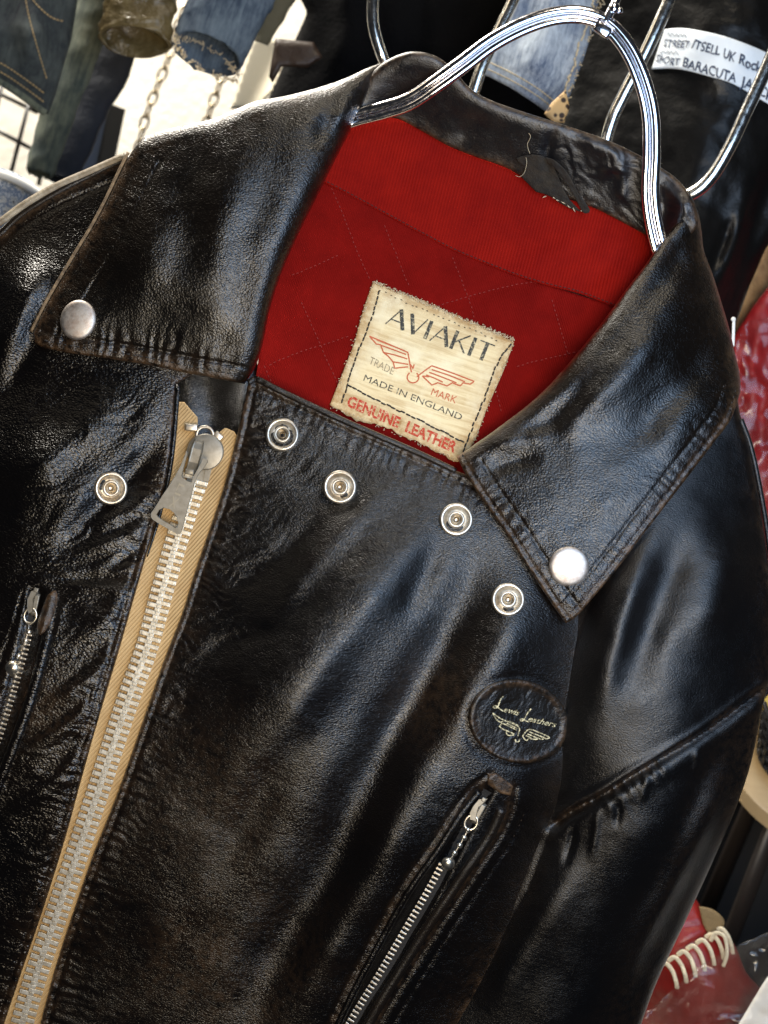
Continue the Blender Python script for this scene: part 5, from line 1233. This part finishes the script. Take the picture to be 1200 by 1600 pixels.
mb = MB(); mb.box((1146, 520, -200), (5, 44, 5), 0.03, 0.9); mb.sphere((1146, 499, -200), 4); one(mb.build('plastic_tag_pin', simple('white_plastic', (0.8, 0.78, 0.72), 0.4), bevel=1), 'small white plastic tag pin beside the jacket collar at right', 'tag pin')

# ---- lower right corner: cabinet, stool, basket, shoes, plastic bag
mb = MB(); mb.box((1500, 1500, -1350), (1500, 1500, 500)); one(mb.build('dark_gap_backdrop', simple('dark_gap_black', (0.006, 0.006, 0.007), 0.6), smooth_shade=False, bevel=8), 'plain black cabinet added for the dark gap behind the stool and shoes', 'backdrop')  # black box added to stand for the dark gap behind the stool
up = np.array([0.31, -0.95, 0]); side_ = np.array([0.95, 0.31, 0]); tl = math.radians(40); hh_ = np.array([0, 0, 1.0])
nn = up*math.cos(tl)+hh_*math.sin(tl); vv = -up*math.sin(tl)+hh_*math.cos(tl)
def disc(mb, c, R, th, n=64, bev=4):
    V = []; prof = [(R-bev, 0), (R, -bev), (R, -th+bev), (R-bev, -th)]
    for r, z in prof:
        for k in range(n):
            a = 2*math.pi*k/n; V.append(np.array(c)+side_*r*math.cos(a)+vv*r*math.sin(a)+nn*z)
    F = [(i*n+k, i*n+(k+1) % n, (i+1)*n+(k+1) % n, (i+1)*n+k) for i in range(len(prof)-1) for k in range(n)] + [tuple(range(n))[::-1], tuple((len(prof)-1)*n+k for k in range(n))]
    mb.add(V, F)
t = NT('pale_wood'); v_ = t.map((1, 6, 1), (0, 0.3, 0)); c_ = t.mix(t.noise(60, 5, 0.6, v_), (0.40, 0.27, 0.13), (0.50, 0.36, 0.19)); t.set(t.b, Base_Color=c_, Roughness=0.5); M_wood = t.m
o = thing('wooden_stool', (1320, 1230, -700), 'pale wooden stool with round seat at the right edge behind the sleeve', 'stool')
mb = MB(); disc(mb, (1322, 1196, -700), 190, 34); mb.build('seat', M_wood, o, auto=40)
for k in (0.6, 2.2, 3.7, 5.3):
    a_ = np.array((1322, 1196, -700))+side_*130*math.cos(k)+vv*130*math.sin(k)-nn*30; mb = MB(); mb.tube([tuple(a_), tuple(a_-nn*520+side_*40*math.cos(k)+vv*40*math.sin(k))], 14, 12); mb.build('leg', simple('dark_stool_leg', (0.02, 0.015, 0.012), 0.4) if k == 0.6 else bpy.data.materials['dark_stool_leg'], o)
o = thing('mesh_basket', (1230, 1200, -650), 'black mesh basket standing on the pale wooden stool', 'basket')
mb = MB(); c0 = np.array((1275, 1190, -640.0))
for k in range(30):
    a = 2*math.pi*k/30; e_ = side_*math.cos(a)+vv*math.sin(a); mb.tube([tuple(c0+e_*92+nn*3), tuple(c0+e_*108+nn*105)], 4.6, 6)
for z_, R in ((6, 93), (26, 96), (46, 99), (66, 102), (86, 105), (105, 108)):
    pts = [tuple(c0+(side_*math.cos(a)+vv*math.sin(a))*R+nn*z_) for a in np.linspace(0, 2*math.pi, 41)]; mb.tube(pts, 4.6, 6, caps=False)
mb.build('basket_mesh', M_iron, o)
mb = MB(); disc(mb, tuple(c0+nn*9), 90, 6, 40, 1); mb.build('basket_base', M_iron, o)
o = one(loft('yellow_pouch', [(1195, 1092, -560), (1215, 1110, -560), (1240, 1140, -560)], [10, 24, 30], [10, 20, 24], simple('yellow_leather', (0.55, 0.38, 0.06), 0.4, bump=(200, 0.6, 0.002)), n=24, rings=16, wr=(2, 20, 3)), 'small yellow pouch lying in the black mesh basket', 'pouch')

# red lace up boot
o = thing('red_boot', (1090, 1500, -420), 'red leather boot with cream laces under the plastic bag', 'boot')
M_boot = simple('red_boot_leather', (0.22, 0.010, 0.008), 0.4, bump=(160, 0.6, 0.001), var=((0.15, 0.008, 0.006), 60))
bb = RBF([(1000, 1560, -470), (1080, 1408, -440), (1060, 1480, -400), (1110, 1450, -410), (1150, 1480, -430), (1110, 1540, -370), (1170, 1560, -430), (1080, 1610, -410), (1180, 1640, -440), (1000, 1500, -450)])
Hbt = lambda x, y: bb(x, y) + 2*fbm(x, y, 40, 2, 4) + ridge(x, y, [(1035, 1500), (1070, 1480), (1105, 1462), (1130, 1462)], -6, 5) + ridge(x, y, [(1060, 1450), (1090, 1446), (1108, 1440)], -4, 4)
panel('boot_upper', smooth([(985, 1500), (1030, 1440), (1076, 1404), (1092, 1412), (1106, 1446), (1112, 1458), (1136, 1466), (1150, 1480), (1166, 1520), (1196, 1560), (1220, 1660), (1000, 1680), (960, 1580)], 4), Hbt, M_boot, o, 4, 40, 10, double=True)
panel('pull_tab', smooth([(1092, 1416), (1112, 1420), (1128, 1432), (1132, 1444), (1122, 1460), (1108, 1460), (1098, 1444)], 4), lambda x, y: -404 + 2*fbm(x, y, 20, 2, 3), simple('tan_suede_tab', (0.20, 0.135, 0.06), 0.8, bump=(600, 0.7, 0.001)), o, 3, 8, 3, double=True)
M_lace = simple('cream_lace', (0.80, 0.70, 0.50), 0.85, bump=(900, 0.9, 0.001))
for i in range(7):
    x = 1036+i*14.5; y = 1514-i*9.0; mb = MB()
    mb.tube([(x-6, y-4, float(Hbt(np.array([x]), np.array([y]))[0])+3), (x+4, y-9, float(Hbt(np.array([x]), np.array([y]))[0])+13), (x+14, y+2, float(Hbt(np.array([x]), np.array([y]))[0])+14), (x+20, y+18, float(Hbt(np.array([x+16.]), np.array([y+16.]))[0])+10), (x+22, y+30, float(Hbt(np.array([x+20.]), np.array([y+26.]))[0])+2)], 3.9, 10, 6, squash=0.6); mb.build('lace', M_lace, o)
mb = MB(); mb.tube([(1110, 1470, -392), (1118, 1458, -380), (1132, 1464, -376), (1136, 1490, -378), (1130, 1510, -385)], 3.8, 10, 6, squash=0.6); mb.build('lace', M_lace, o)
# cream plate / box under, white paper
mb = MB(); disc(mb, (1000, 1610, -480), 74, 20, 48, 3); one(mb.build('cream_dish', simple('cream_ceramic', (0.80, 0.72, 0.52), 0.4)), 'round cream dish in front of the red boot at the bottom', 'dish')
o, _ = cloth('white_paper_bag', [(1230, 1480), (1400, 1480), (1400, 1760), (1090, 1760), (1130, 1640), (1160, 1590), (1190, 1540)], -330, simple('white_paper', (0.86, 0.85, 0.80), 0.7), 6, 20, 4, nz=(6, 70, 5), cr=(4, 0.9, 100, 30)); one(o, 'crumpled white paper bag in the bottom right corner', 'bag')
o = panel('plastic_bag', [(1230, 1440), (1180, 1466), (1140, 1480), (1090, 1512), (1040, 1556), (990, 1600), (960, 1720), (1400, 1760), (1400, 1400)], lambda x, y: -290 + 10*fbm(x, y, 60, 3, 6) + 7*creases(x, y, -0.7, 120, 26, 8), M_plas, None, 6, 1.5, 0)
one(o, 'clear plastic bag over the red boot in the bottom right corner', 'plastic bag')
